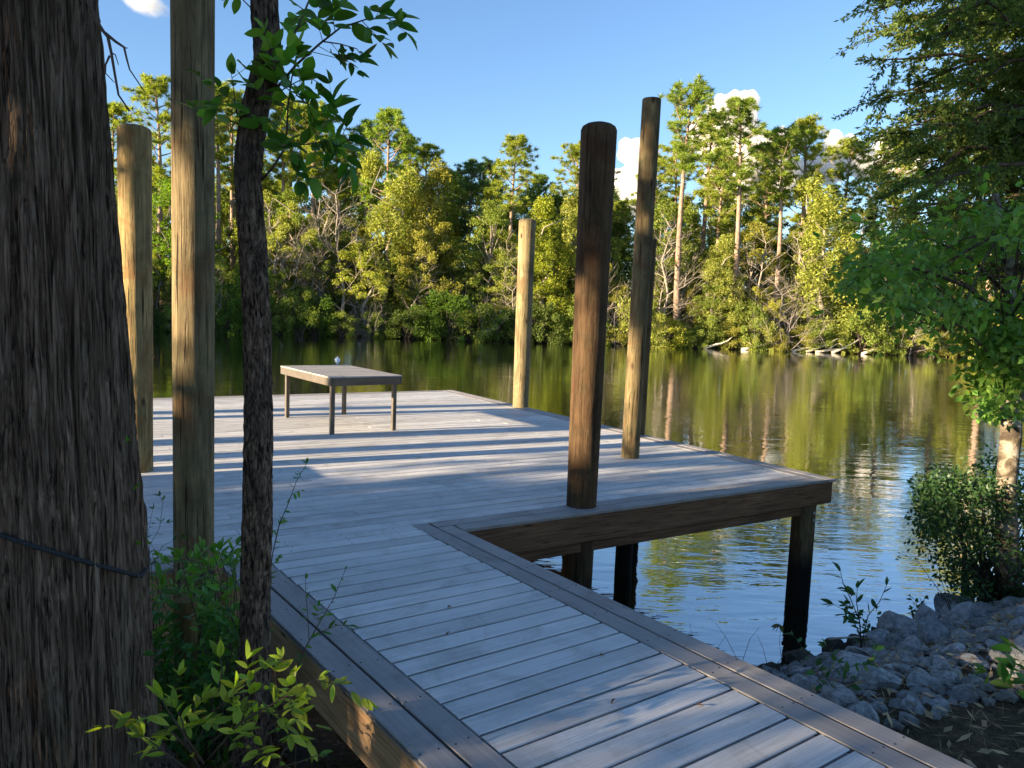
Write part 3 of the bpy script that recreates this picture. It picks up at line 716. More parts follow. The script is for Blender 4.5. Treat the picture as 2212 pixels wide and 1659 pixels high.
# --- bushy trees, unit height 10 m
def bushy(seed, kind):
    rg = random.Random(seed); mb = MB(); H_ = 10.0; pts = [Vector((rg.uniform(-.15, .15) * i, rg.uniform(-.15, .15) * i, H_ * .9 * i / 8)) for i in range(9)]
    mb.tube(pts, [.17 * (1 - i / 8.5) + .015 for i in range(9)], 8)
    cen = []; rad = []
    if kind == 'cedar':                              # feathery narrow cone
        for k in range(130):
            t = .06 + .92 * (k + rg.random()) / 130; R = 2.1 * (1 - t) ** .75 * (.35 + .65 * min(1, t * 5)) + .12; az = k * 2.4 + rg.gauss(0, .3); q = R * rg.uniform(.45, 1.1)
            b = pts[min(8, int(t * 8))]; cen.append((b.x + math.cos(az) * q, b.y + math.sin(az) * q, H_ * t + rg.uniform(-.3, .3))); rad.append((.42, .42, .5))
            if k % 3 == 0: mb.tube([Vector((b.x, b.y, H_ * t)), Vector(cen[-1])], [.03, .01], 3, False)
        cr = leaf_cloud(cen, rad, 110, .20, .075, seed, .35)
    elif kind == 'round':                            # irregular broadleaf crown
        for k in range(80):
            t = rg.uniform(.22, 1.0); R = 2.7 * math.sqrt(max(.02, 1 - ((t - .6) / .43) ** 2)) if abs(t - .6) < .43 else .6; az = rg.uniform(0, 6.28); q = R * rg.uniform(.35, 1.05)
            cen.append((math.cos(az) * q, math.sin(az) * q, H_ * t)); s = rg.uniform(.35, .75); rad.append((s, s, s * .65))
            b = pts[min(7, int(t * 6))]
            if k % 2 == 0: mb.tube([b, b.lerp(Vector(cen[-1]), .5) + Vector((0, 0, .15)), Vector(cen[-1])], [.05, .03, .01], 4, False)
        cr = leaf_cloud(cen, rad, 150, .17, .10, seed, .1)
    elif kind == 'high':                             # high crown on a clear stem
        for k in range(70):
            t = rg.uniform(.62, 1.0); R = 2.5 * math.sqrt(max(.02, 1 - ((t - .8) / .21) ** 2)); az = rg.uniform(0, 6.28); q = R * rg.uniform(.3, 1.05)
            cen.append((math.cos(az) * q, math.sin(az) * q, H_ * t)); s = rg.uniform(.35, .75); rad.append((s, s, s * .65)); b = pts[min(7, int(t * 7))]
            if k % 2 == 0: mb.tube([b, b.lerp(Vector(cen[-1]), .5), Vector(cen[-1])], [.05, .03, .01], 4, False)
        cr = leaf_cloud(cen, rad, 150, .17, .10, seed, .1)
    elif kind == 'loose':                            # thin, airy spring foliage on visible limbs
        ends = []
        for k in range(14):
            t = .25 + .7 * k / 14; az = k * 2.4; branchy(mb, pts[min(7, int(t * 8))], Vector((math.cos(az), math.sin(az), .5)), 2.6 * (1.15 - t), .055, rg, 2, ends, 4, .7, .2, 3, 3)
        cen = [tuple(e) for e in ends]; rad = [(.42, .42, .35)] * len(cen); cr = leaf_cloud(cen, rad, 75, .17, .085, seed, .2)
    return proto('leafy_tree', mb, cr, M_greybark, M_far, (.09, .14, .025))
BUSHY = [bushy(11, 'cedar'), bushy(12, 'cedar'), bushy(13, 'round'), bushy(14, 'round'), bushy(15, 'loose'), bushy(16, 'loose'), bushy(17, 'high')]
# --- bare trees, 10 m
def bare(seed):
    rg = random.Random(seed); mb = MB(); pts = [Vector((rg.uniform(-.12, .12) * i, rg.uniform(-.12, .12) * i, 9.6 * i / 8)) for i in range(9)]
    mb.tube(pts, [.14 * (1 - i / 8.5) + .012 for i in range(9)], 7); ends = []
    for k in range(22):
        t = .22 + .75 * k / 22; az = k * 2.4 + rg.gauss(0, .4); branchy(mb, pts[int(t * 8)], Vector((math.cos(az), math.sin(az), .55)), 2.9 * (1.1 - t) + .4, .04, rg, 2, ends, 4, .7, .15, 3, 3)
    root = bpy.data.objects.new('bare_tree', None)
    h = len(mb.f); t = bpy.data.objects.new('trunk', mb.mesh('trunk', smooth=True)); t.data.materials.append(M_greybark); t.parent = root
    return root
BARE = [bare(21), bare(22)]
# --- shrubs, 3 m
def shrub(seed, k=45, per=130, ln=.15, wd=.08, wide=2.0, tall=2.6):
    rg = random.Random(seed); mb = MB(); cen = []; rad = []
    for i in range(k):
        az = rg.uniform(0, 6.28); el = rg.random(); R = wide * math.sqrt(1 - (el * .9) ** 2) * rg.uniform(.4, 1.0)
        cen.append((math.cos(az) * R, math.sin(az) * R, .1 + tall * el * rg.uniform(.7, 1.1))); s = rg.uniform(.3, .6); rad.append((s, s, s * .8))
        if i % 2 == 0: mb.tube([Vector((rg.uniform(-.2, .2), rg.uniform(-.2, .2), -.2)), Vector(cen[-1]) * .5 + Vector((0, 0, .2)), Vector(cen[-1])], [.035, .025, .008], 4, False)
    return proto('shrub', mb, leaf_cloud(cen, rad, per, ln, wd, seed, .15), M_twig, M_far, (.08, .12, .02))
SHRUB = [shrub(31), shrub(32, 50, 120, .14, .07, 2.3, 2.2), shrub(33, 40, 140, .18, .06, 1.7, 3.0)]
THIN = shrub(34, 34, 50, .17, .09, 2.0, 2.5)
# --- tangle of dead brush, 3 m
def brush(seed):
    rg = random.Random(seed); mb = MB()
    for k in range(26):
        e = []; branchy(mb, (rg.gauss(0, .5), rg.gauss(0, .4), -.1), Vector((rg.gauss(0, .8), rg.gauss(0, .6), rg.uniform(.3, 1.2))), rg.uniform(1.2, 2.4), .022, rg, 2, e, 3, .9, -.05, 3, 3)
    root = bpy.data.objects.new('dead_brush', None); t = bpy.data.objects.new('branches', mb.mesh('branches', smooth=True)); t.data.materials.append(M_brush); t.parent = root
    return root
M_brush = mat_plain('grey_dead_twigs', (.26, .22, .21), .9, 8, .3, .1)
BRUSH = [brush(41), brush(42)]

# ------------------------------------------------------------------ far bank
LAND = [(230, 'hidden behind the big trunk'), (370, 'left of the thick piling'), (500, 'just right of the thick piling'), (620, 'behind the slender dark trunk'), (760, 'above the left half of the table'), (870, 'above the right half of the table'), (1000, 'right of the table'),
        (1110, 'left of the shortest piling'), (1230, 'right of the shortest piling'), (1330, 'behind the dark rounded piling'), (1440, 'behind the slender tall piling'), (1560, 'below the tallest pine'), (1680, 'below the flat-crowned pine'), (1800, 'below the leaning-trunk pine'), (1900, 'behind the left cedar tips'), (2010, 'seen under the dark branch'), (2215, 'behind the pale-barked tree')]
def where(x, y, z=4.0):
    q = CROT.transposed() @ (Vector((x, y, z)) - Vector((0, 0, CAMH))); px = (q.x / -q.z * FPX + 512) / PS
    if px < -30: return 'outside the picture on the left'
    for lim, t in LAND:
        if px < lim: return t
    return 'outside the picture on the right'
def tone(c): return 'yellow-green' if c[0] > .3 else 'olive' if c[0] > .2 else 'mid green' if c[0] > .1 else 'dark green'
def far_y(x): return float(np.interp(x / 1.088, [-45, -28, -8, 15, 38, 60, 90], [55, 61, 64.9, 67.2, 68.3, 69.5, 74]) * 1.088)
YG = (.285, .285, .075); MG = (.20, .23, .055); DG = (.115, .14, .04); OG = (.26, .235, .06); BG_ = (.075, .10, .03)
PG = 'tall pines along the far bank'
FS = 1.088
def far_pine(px, topy, depth, v, label, colr=(0.259, 0.283, 0.050), lean=0):
    depth *= FS
    t = at_y(px, topy, depth); g = gh(t.x, depth); h = t.z - g
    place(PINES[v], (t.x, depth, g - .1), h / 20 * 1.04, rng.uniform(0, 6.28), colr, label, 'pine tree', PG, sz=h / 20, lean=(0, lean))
far_pine(240, 213, 72, 1, 'pine with pale round crown just right of the big trunk')
far_pine(331, 160, 70, 0, 'tall open-crowned pine between the two left pilings')
far_pine(468, 178, 73, 3, 'pine just right of the thick piling that leaves the frame')
far_pine(508, 190, 78, 0, 'pine partly hidden behind the bend of the slender tree')
far_pine(598, 198, 75, 1, 'pine just right of the slender tree behind its leaves')
far_pine(668, 222, 74, 3, 'thin-topped pine behind the hanging leaf cluster of the slender tree')
far_pine(842, 228, 73, 2, 'broad full-crowned pine standing highest above the table', (0.221, 0.283, 0.050))
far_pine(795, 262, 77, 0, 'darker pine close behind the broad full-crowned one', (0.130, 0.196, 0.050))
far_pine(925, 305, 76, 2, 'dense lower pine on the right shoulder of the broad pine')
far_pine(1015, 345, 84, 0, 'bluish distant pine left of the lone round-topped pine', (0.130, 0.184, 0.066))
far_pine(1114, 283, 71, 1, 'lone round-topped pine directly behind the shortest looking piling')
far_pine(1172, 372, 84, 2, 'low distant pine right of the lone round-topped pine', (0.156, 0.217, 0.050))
far_pine(1243, 305, 78, 0, 'pine peeking out left of the dark rounded piling')
far_pine(1340, 430, 86, 2, 'small distant pine in the gap between the two right pilings')
far_pine(1492, 180, 70.5, 3, 'tallest pine right of the slender tall piling, bare reddish trunk', (0.208, 0.260, 0.050), .02)
far_pine(1537, 235, 80, 1, 'thinner pine just right of the tallest pine')
far_pine(1612, 208, 71, 1, 'pine with flat open crown standing before the white cloud', (0.208, 0.260, 0.050), .03)
far_pine(1700, 272, 71.5, 3, 'pine with leaning pale trunk near the cedar branches', (0.221, 0.270, 0.050), .04)
far_pine(1752, 250, 74, 2, 'full golden-green pine next to the overhanging cedar', (0.286, 0.304, 0.050), .03)
far_pine(1845, 300, 79, 0, 'pine partly covered by the tips of the cedar branches')
far_pine(1420, 330, 88, 2, 'pine hidden partly by the slender tall piling')
far_pine(1950, 290, 76, 1, 'pine seen through gaps of the cedar crown, left one')
far_pine(2080, 250, 78, 0, 'pine seen through gaps of the cedar crown, right one')
far_pine(2180, 200, 72, 2, 'sunlit pine at the right edge behind the cedar', (0.337, 0.347, 0.050))
for px, ty, v in ((425, 215, 1), (545, 225, 3), (632, 215, 0), (700, 235, 1), (745, 300, 3), (880, 290, 3), (960, 360, 1), (1062, 400, 2), (1285, 400, 3), (1455, 300, 1), (1570, 320, 0), (1655, 310, 0)):
    far_pine(px, ty, rng.uniform(76, 84), v, 'pine of the second rank above the leafy trees, ' + where(at_y(px, ty, 86).x, 86, 14))
r = random.Random(5)
TG = 'leafy trees crowded along the far bank'
# named leafy trees that stand out
def far_tree(pr, px, topy, depth, colr, label, base=10.0, wide=1.0):
    depth *= FS
    t = at_y(px, topy, depth); g = gh(t.x, depth); h = (t.z - g) / base
    place(pr, (t.x, depth, g - .1), h * wide, r.uniform(0, 6.28), colr, label, 'tree', TG, sz=h)
far_tree(BUSHY[0], 838, 330, 68.5, YG, 'feathery yellow-green tree rising behind the table, tallest of its kind', wide=1.05)
far_tree(BUSHY[4], 795, 500, 66.8, (.33, .33, .07), 'bright yellow-green small tree overhanging the water behind the table', wide=1.4)
far_tree(BUSHY[1], 925, 345, 70.5, OG, 'olive feathery tree right of the tallest feathery one', wide=1.0)
far_tree(BUSHY[5], 915, 440, 68.0, OG, 'thin olive tree with leaning grey limbs above the shore')
far_tree(BUSHY[1], 1255, 370, 71.0, YG, 'yellow-green feathery tree behind the dark rounded piling')
far_tree(BUSHY[0], 1180, 430, 69.0, (.26, .27, .04), 'golden-green feathery tree right of the shortest looking piling', wide=1.2)
far_tree(BUSHY[2], 1060, 440, 70, MG, 'mid green rounded tree left of the shortest looking piling')
far_tree(BUSHY[4], 630, 400, 67, YG, 'yellow-green tree right of the slender trunk')
far_tree(BUSHY[2], 385, 395, 66, (.15, .22, .03), 'fresh green tree between the left pilings', wide=1.1)
far_tree(BUSHY[4], 345, 520, 64, (.31, .31, .07), 'yellow sunlit branch-tree left of the thick piling')
far_tree(BUSHY[0], 1570, 510, 69.5, YG, 'sunlit yellow-green tree below the flat-crowned pine', wide=1.2)
far_tree(BUSHY[1], 1800, 380, 71, (.29, .295, .07), 'large sunlit feathery tree left of the dark overhanging branch', wide=1.2)
far_tree(BUSHY[5], 1655, 600, 69.5, (.36, .33, .06), 'small pale yellow tree at the sunlit shore')
far_tree(BUSHY[3], 1440, 440, 72.5, MG, 'round green tree right of the slender tall piling')
# the crowd between them
rows_ = [(2.0, 3.0, 5.0, 9.0, 3.3), (6.5, 2.0, 8.0, 12.0, 3.5), (13, 3.0, 10.5, 14, 4.3), (22, 4.0, 12, 15.5, 5.2), (34, 6.0, 14, 17, 6.5)]
for off, jit, h0, h1, st in rows_:
    x = -50.0
    while x < 66:
        xx = x + r.uniform(-st * .45, st * .45); y = far_y(xx) + off + r.uniform(0, jit)
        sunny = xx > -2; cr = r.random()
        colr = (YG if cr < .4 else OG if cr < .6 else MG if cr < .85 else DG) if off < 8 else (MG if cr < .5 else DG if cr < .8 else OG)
        if not sunny and r.random() < .5: colr = MG if r.random() < .6 else DG  # duller greens put in for the shade over the left far bank
        pr = r.choice(BUSHY[:6]) if off < 20 else r.choice(BUSHY[:4])
        h = r.uniform(h0, h1) / 10; wd_ = h * r.uniform(.85, 1.3)
        lab = tone(colr) + (' feathery tree' if pr in BUSHY[:2] else ' rounded tree' if pr in BUSHY[2:4] else ' airy tree') + {2.0: ' close to the far waterline, ', 6.5: ' second from the far waterline, ', 13: ' amid the far wood, ', 22: ' deep in the far wood, ', 34: ' at the back, '}[off] + where(xx, y)
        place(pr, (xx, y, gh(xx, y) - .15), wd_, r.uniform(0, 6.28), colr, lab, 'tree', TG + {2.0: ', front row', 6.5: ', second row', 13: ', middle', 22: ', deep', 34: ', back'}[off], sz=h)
        x += st
for k in range(12):                                   # pines further back closing the skyline
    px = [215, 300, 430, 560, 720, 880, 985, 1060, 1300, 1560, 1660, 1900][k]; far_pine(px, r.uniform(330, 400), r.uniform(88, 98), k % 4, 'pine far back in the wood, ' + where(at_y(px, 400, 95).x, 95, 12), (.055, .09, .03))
BT = 'bare grey trees on the far bank'
for px, ty, dep, lab, ln in ((742, 365, 66.5, 'tall bare pale tree left of the yellow-green feathery tree', 0), (712, 400, 67.5, 'thin bare tree with white trunk behind the table legs', .02), (600, 410, 66, 'bare branching tree right of the slender dark trunk', 0),
        (650, 470, 65.8, 'low bare tree above the table', .05), (1455, 450, 69, 'bare whitish tree just right of the slender tall piling', .03), (1425, 560, 68.8, 'small bare tree at the shore beside the slender tall piling', -.04),
        (1350, 600, 68.6, 'bare twiggy tree between the dark and the slender piling', .05), (1690, 560, 69, 'bare straw-coloured tree above the sunlit shore', 0), (1115, 560, 67, 'bare tree directly behind the shortest looking piling', 0),
        (945, 500, 66.9, 'leaning bare tree with forked grey limbs over the dark shore', .32), (1645, 480, 70, 'slim bare tree between two tall pines', .02), (1990, 560, 70, 'bare trunk seen under the overhanging branch', 0)):
    dep *= FS; t = at_y(px, ty, dep); g = gh(t.x, dep); h = (t.z - g) / 10
    place(BARE[r.randint(0, 1)], (t.x - math.sin(ln) * h * 10, dep, g - .1), h * .9, r.uniform(0, 6.28), None, lab, 'tree', BT, sz=h, lean=(0, ln))
for px, ty in ((680, 380), (1090, 480), (1300, 500), (1480, 470), (1735, 470), (1860, 520)):
    dep = (far_y(at_y(px, 700, 70).x) + r.uniform(1.5, 5)); t = at_y(px, ty, dep); g = gh(t.x, dep); h = (t.z - g) / 10
    place(BARE[r.randint(0, 1)], (t.x, dep, g - .1), h * .75, r.uniform(0, 6.28), None, 'thin leafless tan tree among the leafy trees, ' + where(t.x, dep, 6), 'tree', 'thin leafless trees in the far wood', sz=h)
x = -48
while x < 60:                                         # shrubs overhanging the waterline
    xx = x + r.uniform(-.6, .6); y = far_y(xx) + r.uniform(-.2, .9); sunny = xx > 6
    colr = r.choice([YG, (.28, .27, .045), OG, MG]) if sunny else r.choice([MG, DG, BG_, (.09, .14, .025)])  # sun and shade put into the colour: bright greens right, dark greens left
    s = r.uniform(.7, 1.4) if sunny else r.uniform(.7, 1.5)
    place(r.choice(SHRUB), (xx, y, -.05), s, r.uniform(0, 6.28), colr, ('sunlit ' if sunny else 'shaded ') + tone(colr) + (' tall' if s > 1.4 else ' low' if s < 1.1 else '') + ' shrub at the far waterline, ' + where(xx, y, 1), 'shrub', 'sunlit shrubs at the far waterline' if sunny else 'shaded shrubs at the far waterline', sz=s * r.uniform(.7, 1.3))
    x += r.uniform(1.5, 2.2)
for px, dep, s, lab in ((485, 63.3, 2.0, 'purplish grey tangle of dead brush right of the thick piling'), (800, 65.1, 1.3, 'grey dead brush below the bright yellow-green tree'), (1060, 66.6, 1.5, 'dead brush at the dark shore left of the shortest piling'),
        (1690, 68.6, 1.9, 'straw-coloured dead brush at the sunlit shore'), (1620, 68.4, 1.2, 'small pale dead brush beside the sunlit yellow shrub'), (1330, 67.4, 1.3, 'dead brush between the dark and the slender pilings'), (1420, 67.8, 1.2, 'dead twigs right of the slender tall piling'), (1950, 69.0, 1.6, 'dead brush under the overhanging branch on the far shore')):
    dep *= FS; t = at_y(px, 740, dep); place(r.choice(BRUSH), (t.x, dep, .05), s, r.uniform(0, 6.28), None, lab, 'dead brush', 'tangles of dead brush on the far shore')
M_drift = mat_plain('bleached_driftwood', (.55, .47, .37), .85, 6, .25, .2)
def log(pts, r0, label):
    mb = MB(); P = [Vector(p) for p in pts]; mb.tube(P, [r0 * (1 - .6 * i / (len(P) - 1)) for i in range(len(P))], 8)
    for i in range(1, len(P)):
        d = Vector((r.gauss(0, 1), r.gauss(0, .5), r.uniform(.2, 1))).normalized(); mb.tube([P[i], P[i] + d * .5, P[i] + d * r.uniform(.7, 1.4) + Vector((r.gauss(0, .2), 0, -.1))], [r0 * .4, r0 * .3, .02], 5)
    tag(mb.build('driftwood_log', M_drift, None, P[0], True), label, 'log', 'bleached logs on the sunlit far shore')
for px, L, dz, lab in ((1545, 2.2, .3, 'short pale log dipping into the water below the pines'), (1640, 3.4, .5, 'curved bleached log on the far shore left of the log pile'), (1745, 3.2, .4, 'leftmost log of the bleached log pile on the far shore'), (1775, 3.0, .9, 'upright-branched log in the bleached log pile'), (1800, 3.4, .2, 'lowest log of the bleached pile at the waterline'), (1830, 3.0, 1.2, 'log at the right end of the bleached pile'), (1890, 2.6, .6, 'pale fallen branch right of the log pile'), (2160, 3.0, .8, 'pale fallen branch under the overhanging tree on the far shore')):
    b = at_y(px, 755, 67.6 * FS); y = far_y(b.x) - .4; x0 = at_y(px, 755, y).x
    log([(x0 - L * .5, y - .2, .05), (x0 - L * .15, y + .0, .22 + dz * .2), (x0 + L * .2, y + .15, .3 + dz * .6), (x0 + L * .5, y + .4, .35 + dz)], .13, lab)

# trees of the same wood further left round the river bend (they shade the left part of the far bank)
for k in range(26):
    t = k / 25; x = -63 - r.uniform(0, 14) - (4 if t < .3 else 0); y = 52 - 40 * t + r.uniform(-2, 2)
    if k % 2: place(PINES[k % 4], (x, y, gh(x, y)), r.uniform(.74, .86), r.uniform(0, 6), None, 'tall pine round the river bend, outside the picture', 'pine tree', 'pines round the river bend')
    else: place(BUSHY[k % 4], (x, y, gh(x, y)), 1.9, r.uniform(0, 6), MG, 'tall leafy tree round the river bend, outside the picture', 'tree', 'leafy trees round the river bend', sz=1.25)
# trees standing on the near bank to the left of the photographer (they dapple dock and walkway with shade)
for x, y, pr, s, sz, colr in ((-13.0, -2.2, 6, 1.25, 1.06, MG), (-16.8, -.4, 6, 1.2, 1.12, MG), (-12.2, -5.6, 4, 1.25, 1.1, MG), (-14.5, -8.6, 3, 1.1, 1.3, MG), (-9.6, -6.2, 4, 1.1, 1.05, MG), (-18.5, -4.6, 6, 1.4, 1.2, DG), (-8.5, -9.0, 3, 1.2, 1.1, MG), (-19.5, -8.0, 1, 1.8, 1.5, DG), (-6.8, -3.4, 5, .85, .72, MG), (-10.5, -12.0, 3, 1.2, 1.2, MG)):
    place(BUSHY[pr], (x, y, gh(x, y) - .1), s, x * 3, colr, 'leafy shade tree left of the photographer, outside the picture', 'tree', 'shade trees beside the photographer', sz=sz)
for x, y, sc in ((-13.5, -.8, 1.5), (-15.0, -1.2, 1.65), (-12.0, -1.9, 1.3), (-14.0, -4.0, 1.5), (-16.8, -1.6, 1.7)):
    place(SHRUB[0] if y > -1.8 else THIN, (x, y, gh(x, y) - .1), sc * .9, x, MG, 'tall shrub under the shade trees left of the photographer, outside the picture', 'shrub', 'shrubs under the shade trees', sz=sc)
for x, y, sc in ((-11.0, 4.15, .75), (-14.5, 4.2, .9), (-17, 5.0, .85)):
    place(PINES[1], (x, y, gh(x, y) - .2), sc, x, None, 'slim pine on the near bank left of the dock, outside the picture', 'pine tree', 'slim pines left of the dock')

# ------------------------------------------------------------------ right bank: cedar, pale-barked tree, shrub
def near_cedar():
    rg = random.Random(77); D = 10.6; b0 = at_y(2340, 1000, D); base = Vector((b0.x, D, gh(b0.x, D) - .1)); root = empty('cedar_tree', base, 'dark feathery cedar overhanging the river from the right edge', 'tree')
    mb = MB(); pts = [base + Vector((rg.uniform(-.1, .1) * i * .4, rg.uniform(-.1, .1) * i * .4, 14 * i / 10)) for i in range(11)]
    mb.tube(pts, [.26 * (1 - i / 11) + .02 for i in range(11)], 12)
    g = np.random.default_rng(5); tw = []
    for k in range(125):
        if k < 95:
            y = -160 + 760 * ((k + rg.random()) / 95); xl = float(np.interp(y, [-160, 0, 60, 130, 200, 300, 400, 480, 560, 620], [1900, 1885, 1850, 1835, 1850, 1885, 1860, 1850, 1880, 1960]))
            x = xl + 25 + (rg.random() ** 1.6) * (2300 - xl); e = at_y(x, y, D + rg.gauss(0, 1.2))
        else:
            a = rg.uniform(0, 6.28); t = rg.uniform(.2, .95); e = base + Vector((math.cos(a) * 3.3 * (1 - t * .6), math.sin(a) * 3.3 * (1 - t * .6), 14 * t))
        zb = min(base.z + 13.6, max(base.z + 1.5, e.z + rg.uniform(-.5, .9))); b = pts[0].lerp(pts[-1], (zb - base.z) / 14); L0 = (e - b).length
        P = []
        for s in range(8):
            t = s / 7; P.append(b.lerp(e, t) + Vector((rg.gauss(0, .05), rg.gauss(0, .05), .10 * L0 * math.sin(math.pi * t) * (1 if k % 3 else .4) + rg.gauss(0, .03))))
        mb.tube(P, [.045 * (1 - s / 7.3) + .005 for s in range(8)], 5, False); d = (P[-1] - P[-2]).normalized()
        for s in range(2, 8):
            for j in range(3):
                a = P[s].lerp(P[s - 1], rg.random()); dd = (d + Vector((rg.gauss(0, .8), rg.gauss(0, .8), rg.gauss(-.05, .45)))).normalized(); L = rg.uniform(.3, .8)
                q = a.copy(); Q = [q.copy()]
                for m in range(4): dd = (dd + Vector((rg.gauss(0, .15), rg.gauss(0, .15), -.08))).normalized(); q = q + dd * L / 4; Q.append(q.copy())
                mb.tube(Q, [.007, .006, .005, .003, .002], 3, False); tw.append(Q)
    # feathery sprays along each twig
    S0 = []; D0 = []
    for Q in tw:
        for m in range(1, 5):
            a, b = Q[m - 1], Q[m]; dd = (b - a).normalized()
            for j in range(7):
                S0.append(tuple(a.lerp(b, j / 7))); D0.append(tuple(dd))
    S0 = np.array(S0); D0 = np.array(D0); per = 3; p = np.repeat(S0, per, 0); d = np.repeat(D0, per, 0); n = len(p)
    t = d * .8 + g.normal(size=(n, 3)) * .55; t[:, 2] -= .12; t /= np.linalg.norm(t, axis=1)[:, None]
    s = np.cross(t, g.normal(size=(n, 3))); s /= np.linalg.norm(s, axis=1)[:, None]; L = g.uniform(.04, .10, n)[:, None]; W = g.uniform(.008, .017, n)[:, None]
    p = p + g.normal(size=(n, 3)) * .02
    V_ = np.stack([p, p + t * L * .5 + s * W, p + t * L, p + t * L * .5 - s * W], 1).reshape(-1, 3) - np.array(base)
    mb.build('trunk', M_thin, root, base, True)
    c = obj('crown', np_mesh('crown', V_, np.arange(n * 4).reshape(n, 4), M_far), root); c.color = (.115, .155, .05, 1); c['kind'] = 'stuff'
near_cedar()

def mat_patchy():
    k = NT('pale_patchy_bark'); v = k.coord('Object'); a = k.noise(v, 7, 5, .6, .8); b = k.noise(v, 40, 4, .6)
    c = k.ramp(a, [(.42, (.06, .045, .033)), (.50, (.12, .095, .065)), (.57, (.25, .21, .165)), (.75, (.36, .32, .27))])
    c = k.mix(.5, c, k.ramp(b, [(.3, (.55, .55, .55)), (.7, (1.2, 1.2, 1.2))]), 'MULTIPLY')
    return k.fin(c, .85, k.bump(k.math('ADD', a, b), .4, .02), .15)
M_patchy = mat_patchy()
def pale_tree():
    rg = random.Random(91); D = 7.9
    base = at_y(2185, 1330, D); base.z = gh(base.x, D) - .1
    root = empty('pale_barked_tree', base, 'small tree with blotchy pale bark and fresh green leaves above the riprap', 'tree')
    mb = MB()
    def tb(pts, r0, r1): 
        P = [at_y(x, y, D + dz) for x, y, dz in pts]; mb.tube(P, [r0 + (r1 - r0) * i / (len(P) - 1) for i in range(len(P))], 12); return P
    P1 = [base] + [at_y(x, y, D) for x, y in ((2176, 1180), (2174, 1040), (2184, 940), (2184, 880))]
    mb.tube(P1, [.12, .105, .095, .10, .10], 14)
    A = tb([(2182, 880, 0), (2176, 800, .02), (2174, 700, .0), (2186, 600, -.1), (2165, 500, -.2), (2150, 420, -.3)], .085, .03)
    B = tb([(2184, 900, 0), (2205, 830, -.05), (2235, 700, -.1), (2260, 500, 0)], .08, .04)
    tr = mb.build('trunk', M_patchy, root, base, True)
    # limbs with leaves
    def limb(pts, r0=.022, n=40, size=.085, colr=(.16, .28, .05)):
        P = [at_y(x, y, D + dz) for x, y, dz in pts]
        return leafy_path(root, base, P, r0, .004, rg, size, .09, colr, LEAF, sub=.85, start=.2, droop=.35, name='limb', mat=M_thin, sublen=.45)
    tot = 0
    tot += limb([(2174, 690, 0), (2090, 620, -.3), (2000, 585, -.5), (1920, 570, -.7), (1850, 580, -.9)])
    tot += limb([(2178, 640, 0), (2100, 560, .2), (2020, 520, .4), (1930, 500, .6)])
    tot += limb([(2165, 500, -.2), (2120, 450, -.4), (2080, 430, -.6)])
    tot += limb([(2190, 620, -.1), (2200, 540, -.6), (2185, 460, -.9), (2150, 440, -1.1)])
    tot += limb([(2176, 760, 0), (2120, 700, -.2), (2040, 680, -.4), (1960, 700, -.6)])
    # the rest of the crown, too dense to take leaf by leaf
    cen = []
    for k in range(58):
        x = rg.uniform(1850, 2260); lo = 660 + (x - 1850) * .05 if x < 2100 else 720; hi = 520 - (x - 1850) * .22 if x < 2100 else 430
        y = rg.uniform(hi + 20, lo + 25); cen.append(tuple(at_y(x, y, D + rg.gauss(0, .75)) - base))
    for k in range(22):
        cen.append(tuple(at_y(rg.uniform(2110, 2230), rg.uniform(720, 900), D + rg.gauss(-.1, .3)) - base))
    V_, F_ = leaf_cloud(cen, [(.30, .34, .17)] * len(cen), 70, .09, .052, 6, .25)
    c = obj('foliage', np_mesh('foliage', V_, F_, M_leaf), root); c.color = (.14, .235, .045, 1); c['kind'] = 'stuff'
    mb = MB()
    for k in range(40):
        e = Vector(cen[k]) + base; a = A[rg.randint(1, 4)]; mid = a.lerp(e, .5) + Vector((0, 0, .08)); mb.tube([a, mid, e], [.014, .009, .003], 4, False)
    mb.build('twigs', M_thin, root, base, True)
pale_tree()
def near_shrub():
    rg = random.Random(57); base = at_z(2140, 1300, .15); root = empty('shrub', base, 'dense dark green shrub growing over the water at the end of the riprap', 'shrub')
    mb = MB(); cen = []
    D = base.y
    for k in range(100):
        x = rg.uniform(2010, 2290); cx = (x - 2150) / 150.0; hi = 1000 + 60 * cx * cx; lo = 1325 - 20 * abs(cx) - (120 if x < 2050 else 0)
        e = at_y(x, rg.uniform(hi, lo), D + rg.gauss(0, .45)); cen.append(tuple(e - base))
        if k % 2 == 0: mb.tube([base + Vector((rg.gauss(0, .15), rg.gauss(0, .12), -.1)), base.lerp(e, .5) + Vector((0, 0, .1)), e], [.016, .01, .003], 4, False)
    b = mb.build('stems', M_twig, root, base, True)
    V_, F_ = leaf_cloud(cen, [(.24, .26, .20)] * len(cen), 125, .058, .026, 8, .1)
    c = obj('foliage', np_mesh('foliage', V_, F_, M_leaf), root); c.color = (.045, .088, .03, 1); c['kind'] = 'stuff'
    for k in range(220):
        q = Vector(rg.choice(cen)) + Vector((rg.gauss(0, .15), rg.gauss(0, .15) - .12, rg.gauss(0, .12)))
        put_leaf(b, (0, 0, 0), q, Vector((rg.gauss(0, 1), rg.gauss(0, 1), rg.uniform(-.6, .7))), rg.uniform(.05, .075), NARROW, (.06, .115, .032), rg)
near_shrub()

